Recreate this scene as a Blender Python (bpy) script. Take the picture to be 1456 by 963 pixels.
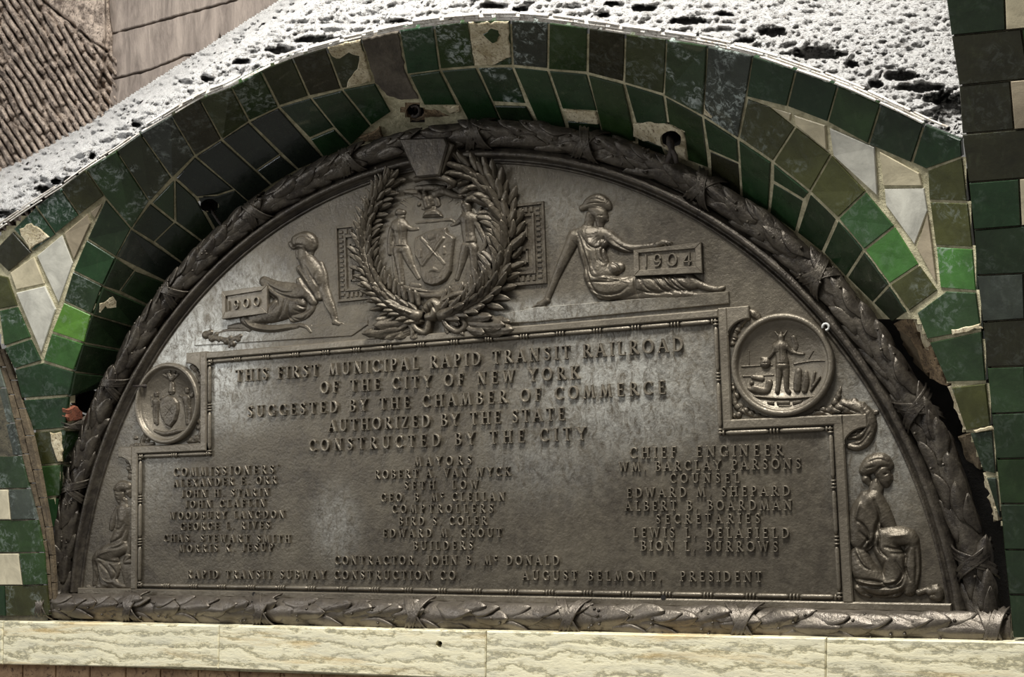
import bpy, bmesh, math, random
import numpy as np
from mathutils import Vector, Matrix
random.seed(7); rng = np.random.default_rng(7)
for o in list(bpy.data.objects): bpy.data.objects.remove(o)
sc = bpy.context.scene

# ---------------------------------------------------------------- camera
CAM = dict(f=1777.962333, rot=(0.112163, 0.025917, 0.445747), C=(1.572755, -2.849835, 0.276895))
IW, IH = 1456, 963
def cam_R():
    rx, ry, rz = CAM['rot']
    return Matrix.Rotation(rz, 3, 'Z') @ Matrix.Rotation(rx, 3, 'X') @ Matrix.Rotation(ry, 3, 'Y')
CR = cam_R()
cd = bpy.data.cameras.new('camera'); cam = bpy.data.objects.new('camera', cd)
sc.collection.objects.link(cam); sc.camera = cam
cd.sensor_fit = 'HORIZONTAL'; cd.sensor_width = 36; cd.lens = CAM['f']/IW*36; cd.clip_start = .02
cam.matrix_world = Matrix.Translation(CAM['C']) @ (CR @ Matrix.Rotation(math.pi/2, 3, 'X')).to_4x4()

# ---------------------------------------------------------------- light
w = bpy.data.worlds.new('world'); sc.world = w; w.use_nodes = True
w.node_tree.nodes['Background'].inputs[0].default_value = (.86, .83, .78, 1)
w.node_tree.nodes['Background'].inputs[1].default_value = .25
def area(name, loc, target, size, power, col):
    l = bpy.data.lights.new(name, 'AREA'); l.shape = 'RECTANGLE'; l.size, l.size_y = size
    l.energy = power; l.color = col
    o = bpy.data.objects.new(name, l); sc.collection.objects.link(o); o.location = loc
    o.rotation_euler = (Vector(target)-Vector(loc)).to_track_quat('-Z', 'Y').to_euler()
    return o
area('skylight', (.60, -1.60, 3.35), (0, 0, .4), (1.1, .7), 225, (1, .98, .93))
area('side_daylight', (-3.4, -2.9, 1.5), (-.3, 0, .6), (1.1, 1.4), 46, (.93, .96, 1))
vs = sc.view_settings
vs.view_transform = 'Standard'; vs.look = 'None'; vs.exposure = 0; vs.gamma = 1; vs.use_curve_mapping = False

# ---------------------------------------------------------------- survey: photo points to points on the real surfaces
RA = np.array(CR); CA = np.array(CAM['C'])
def P(px, y=0.):
    """points of the photograph measured on surfaces at depth y (y<0 is nearer the viewer)"""
    px = np.atleast_2d(np.asarray(px, float)); f = CAM['f']
    d = np.stack([(px[:, 0]-IW/2)/f, np.ones(len(px)), (IH/2-px[:, 1])/f], 1) @ RA.T
    t = (np.asarray(y)-CA[1])/d[:, 1]
    return CA + d*t[:, None]
def lin(c, a=1.):
    return tuple(((v/255)/12.92 if v/255 <= .04045 else ((v/255+.055)/1.055)**2.4) for v in c)+(a,)

# ---------------------------------------------------------------- materials
def nodes(name):
    m = bpy.data.materials.new(name); m.use_nodes = True; nt = m.node_tree
    return m, nt, nt.nodes['Principled BSDF']
def N(nt, typ, **kw):
    n = nt.nodes.new(typ)
    for k, v in kw.items():
        if k.startswith('i_'):
            key = k[2:]; key = int(key) if key.isdigit() else key.replace('_', ' ')
            n.inputs[key].default_value = v
        else: setattr(n, k, v)
    return n
def pos(nt, scale=(1, 1, 1)):
    g = N(nt, 'ShaderNodeNewGeometry'); mp = N(nt, 'ShaderNodeMapping'); mp.inputs['Scale'].default_value = scale
    nt.links.new(g.outputs['Position'], mp.inputs['Vector']); return mp.outputs[0]
def noise(nt, vec, s, d=5, r=.6, dist=0):
    n = N(nt, 'ShaderNodeTexNoise', i_Scale=s, i_Detail=d, i_Roughness=r, i_Distortion=dist); nt.links.new(vec, n.inputs['Vector']); return n.outputs['Fac']
def ramp(nt, fac, stops):
    n = N(nt, 'ShaderNodeValToRGB'); cr = n.color_ramp
    while len(cr.elements) < len(stops): cr.elements.new(.5)
    for e, (p, c) in zip(cr.elements, stops): e.position = p; e.color = c if len(c) == 4 else tuple(c)+(1,)
    nt.links.new(fac, n.inputs[0]); return n.outputs[0]
def mix(nt, fac, a, b, typ='MIX'):
    n = N(nt, 'ShaderNodeMix', data_type='RGBA', blend_type=typ)
    for s, v in ((0, fac), (6, a), (7, b)):
        if hasattr(v, 'links'): nt.links.new(v, n.inputs[s])
        else: n.inputs[s].default_value = v
    return n.outputs[2]
def bump(nt, h, bs, strength=.4, dist=.004):
    b = N(nt, 'ShaderNodeBump', i_Strength=strength, i_Distance=dist)
    nt.links.new(h, b.inputs['Height']); nt.links.new(b.outputs[0], bs.inputs['Normal']); return b
def mathn(nt, op, a, b):
    n = N(nt, 'ShaderNodeMath', operation=op)
    for i, v in enumerate((a, b)):
        if hasattr(v, 'links'): nt.links.new(v, n.inputs[i])
        else: n.inputs[i].default_value = v
    return n.outputs[0]
g1 = lambda v: (v, v, v, 1)

def blob(nt, centre, rad):
    """soft round patch about a point of the bronze, where wear, lime and painted-in sheen lighten the metal"""
    g = N(nt, 'ShaderNodeNewGeometry'); v = N(nt, 'ShaderNodeVectorMath', operation='SUBTRACT'); v.inputs[1].default_value = centre
    nt.links.new(g.outputs['Position'], v.inputs[0])
    s = N(nt, 'ShaderNodeVectorMath', operation='MULTIPLY'); s.inputs[1].default_value = (1/rad[0], .2, 1/rad[1]); nt.links.new(v.outputs[0], s.inputs[0])
    l = N(nt, 'ShaderNodeVectorMath', operation='LENGTH'); nt.links.new(s.outputs[0], l.inputs[0])
    m = N(nt, 'ShaderNodeMapRange', i_1=0., i_2=1., i_3=1., i_4=0.); m.interpolation_type = 'SMOOTHSTEP'; nt.links.new(l.outputs['Value'], m.inputs[0])
    return m.outputs[0]
def bronze(name, base, dark, wear_sheen=True, rough=.42, metallic=.55):
    m, nt, bs = nodes(name)
    p = pos(nt); n1 = noise(nt, p, 5.5, 8, .65); n2 = noise(nt, p, 38, 6, .7); n3 = noise(nt, p, 130, 3, .6)
    col = mix(nt, ramp(nt, n1, [(.35, g1(0)), (.66, g1(1))]), dark, base)
    col = mix(nt, ramp(nt, n2, [(.40, g1(0)), (.75, g1(.5))]), col, lin((118, 110, 95)))
    rg = ramp(nt, n2, [(.3, g1(rough-.1)), (.7, g1(rough+.14))])
    if wear_sheen:  # pale patches: metal wear, plus light sheen painted into the base colour
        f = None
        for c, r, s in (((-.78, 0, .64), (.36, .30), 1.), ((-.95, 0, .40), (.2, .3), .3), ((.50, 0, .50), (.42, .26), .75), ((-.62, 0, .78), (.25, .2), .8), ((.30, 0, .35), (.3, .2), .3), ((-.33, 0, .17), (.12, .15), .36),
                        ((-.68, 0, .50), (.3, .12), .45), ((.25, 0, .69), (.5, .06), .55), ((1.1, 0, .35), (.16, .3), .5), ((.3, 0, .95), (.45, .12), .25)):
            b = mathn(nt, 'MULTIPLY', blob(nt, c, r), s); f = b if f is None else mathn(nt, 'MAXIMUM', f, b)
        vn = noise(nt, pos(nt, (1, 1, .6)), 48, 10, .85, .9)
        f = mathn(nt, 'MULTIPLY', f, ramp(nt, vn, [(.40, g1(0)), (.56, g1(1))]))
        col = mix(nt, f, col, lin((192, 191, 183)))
    nt.links.new(col, bs.inputs['Base Color']); nt.links.new(rg, bs.inputs['Roughness'])
    bs.inputs['Metallic'].default_value = metallic
    h = mathn(nt, 'ADD', mathn(nt, 'MULTIPLY', n2, .7), mathn(nt, 'MULTIPLY', n3, .35)); bump(nt, h, bs, .55, .006)
    return m
M = {}
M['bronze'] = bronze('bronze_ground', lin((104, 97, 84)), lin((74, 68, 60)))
M['bronze_relief'] = bronze('bronze_relief', lin((98, 90, 77)), lin((66, 60, 52)), False, .38)
M['bronze_light'] = bronze('bronze_frame', lin((132, 124, 110)), lin((98, 91, 80)), False, .40)
M['bronze_dark'] = bronze('bronze_garland', lin((78, 72, 64)), lin((50, 45, 41)), False, .36)
M['bronze_roll'] = bronze('bronze_roll', lin((122, 114, 104)), lin((82, 75, 68)), False, .36)

def glaze():
    m, nt, bs = nodes('glazed_tile'); oi = N(nt, 'ShaderNodeObjectInfo'); p = pos(nt)
    n1 = noise(nt, p, 16, 5, .6, .5); n2 = noise(nt, pos(nt, (1, 1, .25)), 70, 5, .7); n3 = noise(nt, p, 55, 9, .78, .8); n4 = noise(nt, p, 14, 3, .5)
    hv = N(nt, 'ShaderNodeHueSaturation', i_Saturation=1.0); nt.links.new(oi.outputs['Color'], hv.inputs['Color'])
    nt.links.new(ramp(nt, n1, [(.3, g1(.72)), (.7, g1(1.3))]), hv.inputs['Value'])
    col = mix(nt, ramp(nt, n2, [(.54, g1(0)), (.85, g1(.14))]), hv.outputs[0], lin((112, 122, 92)))
    lime = mathn(nt, 'MULTIPLY', ramp(nt, n3, [(.50, g1(0)), (.58, g1(1))]), ramp(nt, n4, [(.46, g1(0)), (.56, g1(1))]))
    lime = mathn(nt, 'MULTIPLY', lime, mathn(nt, 'SUBTRACT', 1., oi.outputs['Alpha']))
    col = mix(nt, lime, col, lin((165, 175, 170)))
    nt.links.new(col, bs.inputs['Base Color'])
    nt.links.new(ramp(nt, n3, [(.3, g1(.20)), (.7, g1(.42))]), bs.inputs['Roughness']); bs.inputs['Coat Weight'].default_value = .25
    bump(nt, mathn(nt, 'ADD', n1, mathn(nt, 'MULTIPLY', n3, .2)), bs, .25, .006); return m
M['tile'] = glaze()
def rough_mat(name, a, b, s=20, rough=.85, bs_=.6, bd=.01, stretch=(1, 1, 1), stops=(.35, .6), third=None):
    m, nt, bs = nodes(name); p = pos(nt, stretch); n1 = noise(nt, p, s, 10, .72, .4); n2 = noise(nt, p, s*5, 6, .7)
    col = mix(nt, ramp(nt, n1, [(stops[0], g1(0)), (stops[1], g1(1))]), a, b)
    if third: col = mix(nt, ramp(nt, n2, [(.35, g1(1)), (.47, g1(0))]), col, third)
    nt.links.new(col, bs.inputs['Base Color']); bs.inputs['Roughness'].default_value = rough
    bump(nt, mathn(nt, 'ADD', n1, mathn(nt, 'MULTIPLY', n2, .5)), bs, bs_, bd); return m
M['grout'] = rough_mat('grout', lin((140, 134, 104)), lin((212, 204, 170)), 30)
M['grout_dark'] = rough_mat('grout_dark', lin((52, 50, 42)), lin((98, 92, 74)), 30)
M['mortar'] = rough_mat('bare_mortar', lin((170, 155, 120)), lin((225, 214, 184)), 30, third=lin((120, 100, 75)), bd=.008)
M['cement'] = rough_mat('cement_patch', lin((70, 64, 56)), lin((108, 100, 88)), 14)
M['plaster'] = rough_mat('rough_white_plaster', lin((150, 142, 134)), lin((252, 250, 247)), 34, .95, 1., .03, (1, 1, 2.0), (.34, .45), lin((52, 46, 42)))
M['ribbed'] = rough_mat('ribbed_concrete', lin((104, 90, 80)), lin((206, 188, 172)), 26, .9, 1., .02, third=lin((58, 46, 40)), stops=(.38, .56))
M['slab'] = rough_mat('cement_slab', lin((104, 94, 87)), lin((150, 138, 128)), 9, .85, .6, .008, (2.6, 1, .6), (.36, .66))
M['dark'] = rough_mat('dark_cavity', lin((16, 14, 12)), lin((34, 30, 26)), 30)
M['brick'] = rough_mat('old_red_brick', lin((120, 62, 44)), lin((168, 104, 78)), 40, third=lin((90, 74, 60)))
M['brown'] = rough_mat('brown_tile_edge', lin((66, 56, 42)), lin((112, 98, 76)), 30)
M['broken'] = rough_mat('broken_tile_body', lin((92, 76, 56)), lin((150, 128, 98)), 35, third=lin((40, 32, 24)), bd=.012)
M['thin'] = rough_mat('thin_brick_edge', lin((200, 192, 180)), lin((240, 236, 228)), 30, .9, .6, .006, third=lin((140, 125, 110)))
M['wall_brick'] = rough_mat('tan_brick', lin((134, 104, 76)), lin((178, 146, 110)), 16, .7, .5, .004, third=lin((90, 62, 42)))
M['iron'] = rough_mat('rusty_iron', lin((28, 24, 22)), lin((62, 52, 44)), 60, .55)
M['bright_metal'] = rough_mat('zinc_metal', lin((150, 150, 148)), lin((210, 210, 206)), 60, .4, .2)
def marble():
    m, nt, bs = nodes('veined_marble'); oi = N(nt, 'ShaderNodeObjectInfo')
    def vec(sc):
        g = N(nt, 'ShaderNodeNewGeometry'); mp = N(nt, 'ShaderNodeMapping'); mp.inputs['Scale'].default_value = sc; nt.links.new(g.outputs['Position'], mp.inputs['Vector'])
        cb = N(nt, 'ShaderNodeCombineXYZ'); nt.links.new(mathn(nt, 'MULTIPLY', oi.outputs['Random'], 19.), cb.inputs[0]); nt.links.new(mathn(nt, 'MULTIPLY', oi.outputs['Random'], 7.), cb.inputs[2]); nt.links.new(cb.outputs[0], mp.inputs['Location']); return mp.outputs[0]
    wv = N(nt, 'ShaderNodeTexWave', bands_direction='Z', i_Scale=8., i_Distortion=14., i_Detail=9., i_Detail_Scale=1.3, i_Detail_Roughness=.72); nt.links.new(vec((.42, 1, 1.1)), wv.inputs['Vector'])
    c = ramp(nt, wv.outputs['Fac'], [(0, lin((168, 162, 134))), (.12, lin((224, 214, 176))), (.5, lin((252, 245, 212))), (1, lin((246, 238, 204)))])
    n = noise(nt, vec((.5, 1, 3.2)), 13, 9, .72, .8); c = mix(nt, ramp(nt, n, [(.46, g1(0)), (.68, g1(.6))]), c, lin((196, 194, 176)))
    n2 = noise(nt, vec((.25, 1, 2.6)), 9, 6, .65, .5); c = mix(nt, ramp(nt, n2, [(.54, g1(0)), (.70, g1(.7))]), c, lin((218, 186, 124)))
    n3 = noise(nt, vec((.6, 1, 4)), 42, 9, .85, .6); c = mix(nt, ramp(nt, n3, [(.36, g1(.9)), (.44, g1(0))]), c, lin((112, 106, 86)))
    nt.links.new(c, bs.inputs['Base Color']); bs.inputs['Roughness'].default_value = .5; bump(nt, mathn(nt, 'ADD', wv.outputs['Fac'], n3), bs, .3, .003); return m
M['marble'] = marble()

# ---------------------------------------------------------------- object helpers
wl = {}
def tag(o, label=None, cat=None, group=None, kind=None):
    for k, v in (('label', label), ('category', cat), ('group', group), ('kind', kind)):
        if v: o[k] = v
    return o
def put(name, data, parent, loc):
    o = bpy.data.objects.new(name, data); sc.collection.objects.link(o)
    loc = Vector(loc); wl[o.name] = loc
    if parent: o.parent = parent; o.location = loc-wl[parent.name]
    else: o.location = loc
    return o
def mk(name, V, F, mat, parent=None, smooth=False, loc=None):
    V = np.asarray(V, float)
    c = V.mean(0) if loc is None else np.asarray(loc, float)
    me = bpy.data.meshes.new(name); me.from_pydata((V-c).tolist(), [], F if isinstance(F, list) else F.tolist())
    me.materials.append(M[mat] if isinstance(mat, str) else mat)
    if smooth: me.polygons.foreach_set('use_smooth', [True]*len(me.polygons))
    me.update(); return put(name, me, parent, c)
class MB:
    def __init__(s): s.v = []; s.f = []
    def add(s, V, F):
        n = len(s.v); s.v += [tuple(map(float, q)) for q in V]; s.f += [[i+n for i in q] for q in F]; return s
    def prism(s, poly, y0, y1, ch=0., taper=None):
        """poly of (x,z) points, counter-clockwise seen by the viewer; back at y0, face at y1, chamfer ch"""
        a = np.array(poly, float); n = len(a)
        area_ = sum(a[i][0]*a[(i+1) % n][1]-a[(i+1) % n][0]*a[i][1] for i in range(n))
        if area_ < 0: a = a[::-1]
        rings = [(a, y0)]
        if ch:
            rings.append((a, y1+ch)); rings.append((inset(a, ch), y1))
        else: rings.append((a, y1))
        V = [(q[0], y, q[1]) for r, y in rings for q in r]; F = []
        for k in range(len(rings)-1):
            for i in range(n):
                j = (i+1) % n; F.append([k*n+i, k*n+j, (k+1)*n+j, (k+1)*n+i])
        F.append([(len(rings)-1)*n+i for i in range(n)]); F.append([i for i in range(n)][::-1])
        return s.add(V, F)
    def box(s, x0, x1, z0, z1, y0, y1, ch=0.): return s.prism([(x0, z0), (x1, z0), (x1, z1), (x0, z1)], y0, y1, ch)
    def tube(s, pts, r, n=10, caps=True):
        pts = [Vector(p) for p in pts]; rr = r if hasattr(r, '__len__') else [r]*len(pts); V = []; F = []
        up = Vector((.31, .2, .93))
        for i, p in enumerate(pts):
            t = (pts[min(i+1, len(pts)-1)]-pts[max(i-1, 0)]).normalized()
            a = t.cross(up).normalized(); b = a.cross(t).normalized()
            for k in range(n):
                q = 2*math.pi*k/n; V.append(p+(a*math.cos(q)+b*math.sin(q))*rr[i])
        for i in range(len(pts)-1):
            for k in range(n):
                l = (k+1) % n; F.append([i*n+k, i*n+l, (i+1)*n+l, (i+1)*n+k])
        if caps: F.append(list(range(n))[::-1]); F.append([(len(pts)-1)*n+k for k in range(n)])
        return s.add(V, F)
    def build(s, name, mat, parent=None, smooth=False, loc=None): return mk(name, s.v, s.f, mat, parent, smooth, loc)
def inset(a, d):
    """offset a counter-clockwise polygon inwards by d"""
    a = np.asarray(a, float); n = len(a); out = []
    for i in range(n):
        p, q, r = a[i-1], a[i], a[(i+1) % n]
        u = (q-p)/(np.linalg.norm(q-p)+1e-9); v = (r-q)/(np.linalg.norm(r-q)+1e-9)
        n1 = np.array([-u[1], u[0]]); n2 = np.array([-v[1], v[0]]); b = n1+n2; L = np.linalg.norm(b)
        if L < .2: b = n1; k = 1
        else: b = b/L; k = min(1/max(b@n1, .3), 2.2)
        out.append(q+b*d*k)
    return np.array(out)
def ccw_px(a):
    a = np.asarray(a, float); n = len(a)
    s = sum(a[i][0]*a[(i+1) % n][1]-a[(i+1) % n][0]*a[i][1] for i in range(n))
    return a if s > 0 else a[::-1]
def lattice(x, y, seed):
    xi = np.floor(x).astype(int); yi = np.floor(y).astype(int); fx = x-xi; fy = y-yi
    fx = fx*fx*(3-2*fx); fy = fy*fy*(3-2*fy)
    def h(i, j): v = np.sin(i*127.1+j*311.7+seed*74.7)*43758.5453; return v-np.floor(v)
    return (h(xi, yi)*(1-fx)+h(xi+1, yi)*fx)*(1-fy)+(h(xi, yi+1)*(1-fx)+h(xi+1, yi+1)*fx)*fy
def fbm(x, y, s, o=4, seed=0, ridge=False):
    t = 0; a = .5
    for k in range(o):
        v = lattice(x/s*2**k, y/s*2**k, seed+k)
        if ridge: v = 1-abs(2*v-1)
        t = t+v*a; a *= .5
    return t

# ================================================================ the arch: depth of the tiled reveal
GO = [(64, 960), (66, 880), (66, 822), (74, 778), (85, 735), (91, 697), (107, 657), (127, 610), (150, 545), (200, 450), (270, 360), (350, 285), (440, 230), (530, 195), (620, 180), (720, 180), (800, 190), (900, 215), (985, 255), (1080, 320), (1180, 410), (1270, 510), (1330, 600), (1385, 720), (1425, 840), (1437, 905), (1440, 960)]
L1 = [(50, 960), (56, 860), (62, 830), (70, 790), (79, 750), (84, 706), (88, 658), (95, 609), (99, 563), (106, 528), (118, 488), (131, 448), (146, 407), (165, 367), (187, 326), (213, 288), (245, 254), (277, 223), (315, 199), (354, 173), (396, 153), (441, 139), (486, 128), (532, 117), (579, 106), (625, 100), (676, 96), (728, 95), (778, 100), (834, 105), (886, 119), (944, 136), (999, 166), (1049, 198), (1097, 231), (1150, 273), (1190, 311), (1227, 356), (1263, 405), (1290, 444), (1325, 490), (1350, 545), (1375, 612), (1398, 671), (1420, 739), (1440, 800), (1452, 900), (1455, 960)]
L0 = [(-260, 960), (-240, 700), (-180, 480), (-90, 390), (0, 325), (50, 291), (86, 268), (121, 241), (165, 215), (200, 190), (243, 165), (283, 140), (329, 124), (371, 101), (415, 83), (464, 68), (513, 56), (568, 43), (616, 36), (665, 31), (725, 29), (779, 32), (835, 40), (888, 48), (948, 56), (1005, 65), (1070, 79), (1131, 100), (1191, 121), (1252, 148), (1313, 177), (1366, 199), (1470, 260), (1540, 360), (1600, 500), (1640, 700), (1650, 960)]
PC = np.array([640., 900.])
def polar(c):
    c = np.array(c, float)-PC; a = np.arctan2(-c[:, 1], c[:, 0]); a = np.where(a < -1.6, a+2*np.pi, a); i = np.argsort(a); return a[i], np.hypot(c[:, 0], c[:, 1])[i]
pg, p1_, p0 = polar(GO), polar(L1), polar(L0)
def sstep(t): t = np.clip(t, 0, 1); return t*t*(3-2*t)
def depth(px):
    px = np.atleast_2d(np.asarray(px, float)); c = px-PC
    a = np.arctan2(-c[:, 1], c[:, 0]); a = np.where(a < -1.6, a+2*np.pi, a); r = np.hypot(c[:, 0], c[:, 1])
    rg, r1, r0 = np.interp(a, *pg), np.interp(a, *p1_), np.interp(a, *p0)
    s = .22+.78*sstep((880-px[:, 1])/480)
    yg, y1, y0 = .03, -.13*s, -.27*s
    d = np.where(r < r1, yg+(y1-yg)*(r-rg)/np.maximum(r1-rg, 3), y1+(y0-y1)*(r-r1)/np.maximum(r0-r1, 3))
    return np.clip(d, -.34, .05)
def pier_depth(px):
    px = np.atleast_2d(np.asarray(px, float)); return -.066-.31*np.clip((880-px[:, 1])/880, 0, 1.3)**1.5

def slab(name, poly, df, col, parent, gap=.85, thick=.014, proud=0., mat='tile', bev=.9, lime=0., label=None, rag=0., holes=None):
    """one tile or patch: outline in photo points, laid on the surface df, with its own thickness and rubbed edge"""
    a = ccw_px(poly)
    if rag:
        out = []
        for i in range(len(a)):
            p, q = a[i], a[(i+1) % len(a)]; k = max(2, int(np.linalg.norm(q-p)/5))
            for t in range(k): out.append(p+(q-p)*t/k+rng.normal(0, rag, 2))
        a = np.array(out)
    o = inset(a, gap); i_ = inset(a, gap+bev)
    if not rag:
        jit = rng.uniform(-.0018, .0018)
    else: jit = 0
    so = P(o, df(o)); si = P(i_, df(i_))
    n = len(so); nn = np.zeros(3)
    for k in range(n): nn += np.cross(so[k], so[(k+1) % n])
    c0 = so.mean(0); nn = np.zeros(3)
    for k in range(n): nn += np.cross(so[k]-c0, so[(k+1) % n]-c0)
    nn /= np.linalg.norm(nn)+1e-12
    if nn@(CA-c0) < 0: nn = -nn
    V = np.concatenate([so-nn*thick, so+nn*(proud-.0022+jit), si+nn*(proud+jit)])
    F = []
    for r in (0, 1):
        for k in range(n): j = (k+1) % n; F.append([r*n+k, r*n+j, (r+1)*n+j, (r+1)*n+k])
    F.append([2*n+k for k in range(n)]); F.append([k for k in range(n)][::-1])
    # faces must look outward
    v = V[F[-2][:3]]; fn = np.cross(v[1]-v[0], v[2]-v[0])
    if fn@nn < 0: F = [f[::-1] for f in F]
    ob = mk(name, V, F, mat, parent)
    ob.color = lin(col)[:3]+(1-lime,)
    if label: ob['label'] = label
    return ob
def grid_surface(name, x0, x1, y0, y1, step, df, keep, mat, parent=None, smooth=True, kind='structure'):
    xs = np.arange(x0, x1+step, step); ys = np.arange(y0, y1+step, step); X, Y = np.meshgrid(xs, ys); q = np.stack([X.ravel(), Y.ravel()], 1)
    V = P(q, df(q)); k = keep(q).reshape(X.shape); nx = len(xs); idx = np.arange(len(q)).reshape(X.shape)
    c = k[:-1, :-1] & k[1:, :-1] & k[:-1, 1:] & k[1:, 1:]
    F = np.stack([idx[:-1, :-1][c], idx[1:, :-1][c], idx[1:, 1:][c], idx[:-1, 1:][c]], 1)
    used = np.unique(F); mp = -np.ones(len(q), int); mp[used] = np.arange(len(used))
    o = mk(name, V[used], mp[F], mat, parent, smooth); o['kind'] = kind; return o

# mortar body behind the tiles
def back(q):
    d = depth(q)+.0042; return d
def rad(q):
    c = q-PC; a = np.arctan2(-c[:, 1], c[:, 0]); a = np.where(a < -1.6, a+2*np.pi, a); return a, np.hypot(c[:, 0], c[:, 1])
def keep_arch(q):
    a, r = rad(q); k = (r > np.interp(a, *pg)-14) & (r < np.interp(a, *p0)-1)
    k &= ~((q[:, 0] < np.interp(q[:, 1], [480, 527, 566, 613, 662, 707, 750, 800, 880], [-2, 18, 29, 44, 54, 62, 71, 77, 80])) & (q[:, 1] > 480))
    k &= ~((q[:, 0] > np.interp(q[:, 1], [200, 900], [1372, 1448])) & (q[:, 1] > 150))
    k &= ~((q[:, 1] > 455) & (q[:, 0] > 1200) & (q[:, 0] < np.interp(q[:, 1], [455, 490, 545, 612, 671, 739, 880], [1296, 1322, 1346, 1372, 1396, 1420, 1448])))
    return k & (q[:, 1] < 892)
wall_arch = grid_surface('wall_arch', -40, 1450, 20, 892, 7, back, keep_arch, 'grout')

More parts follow.
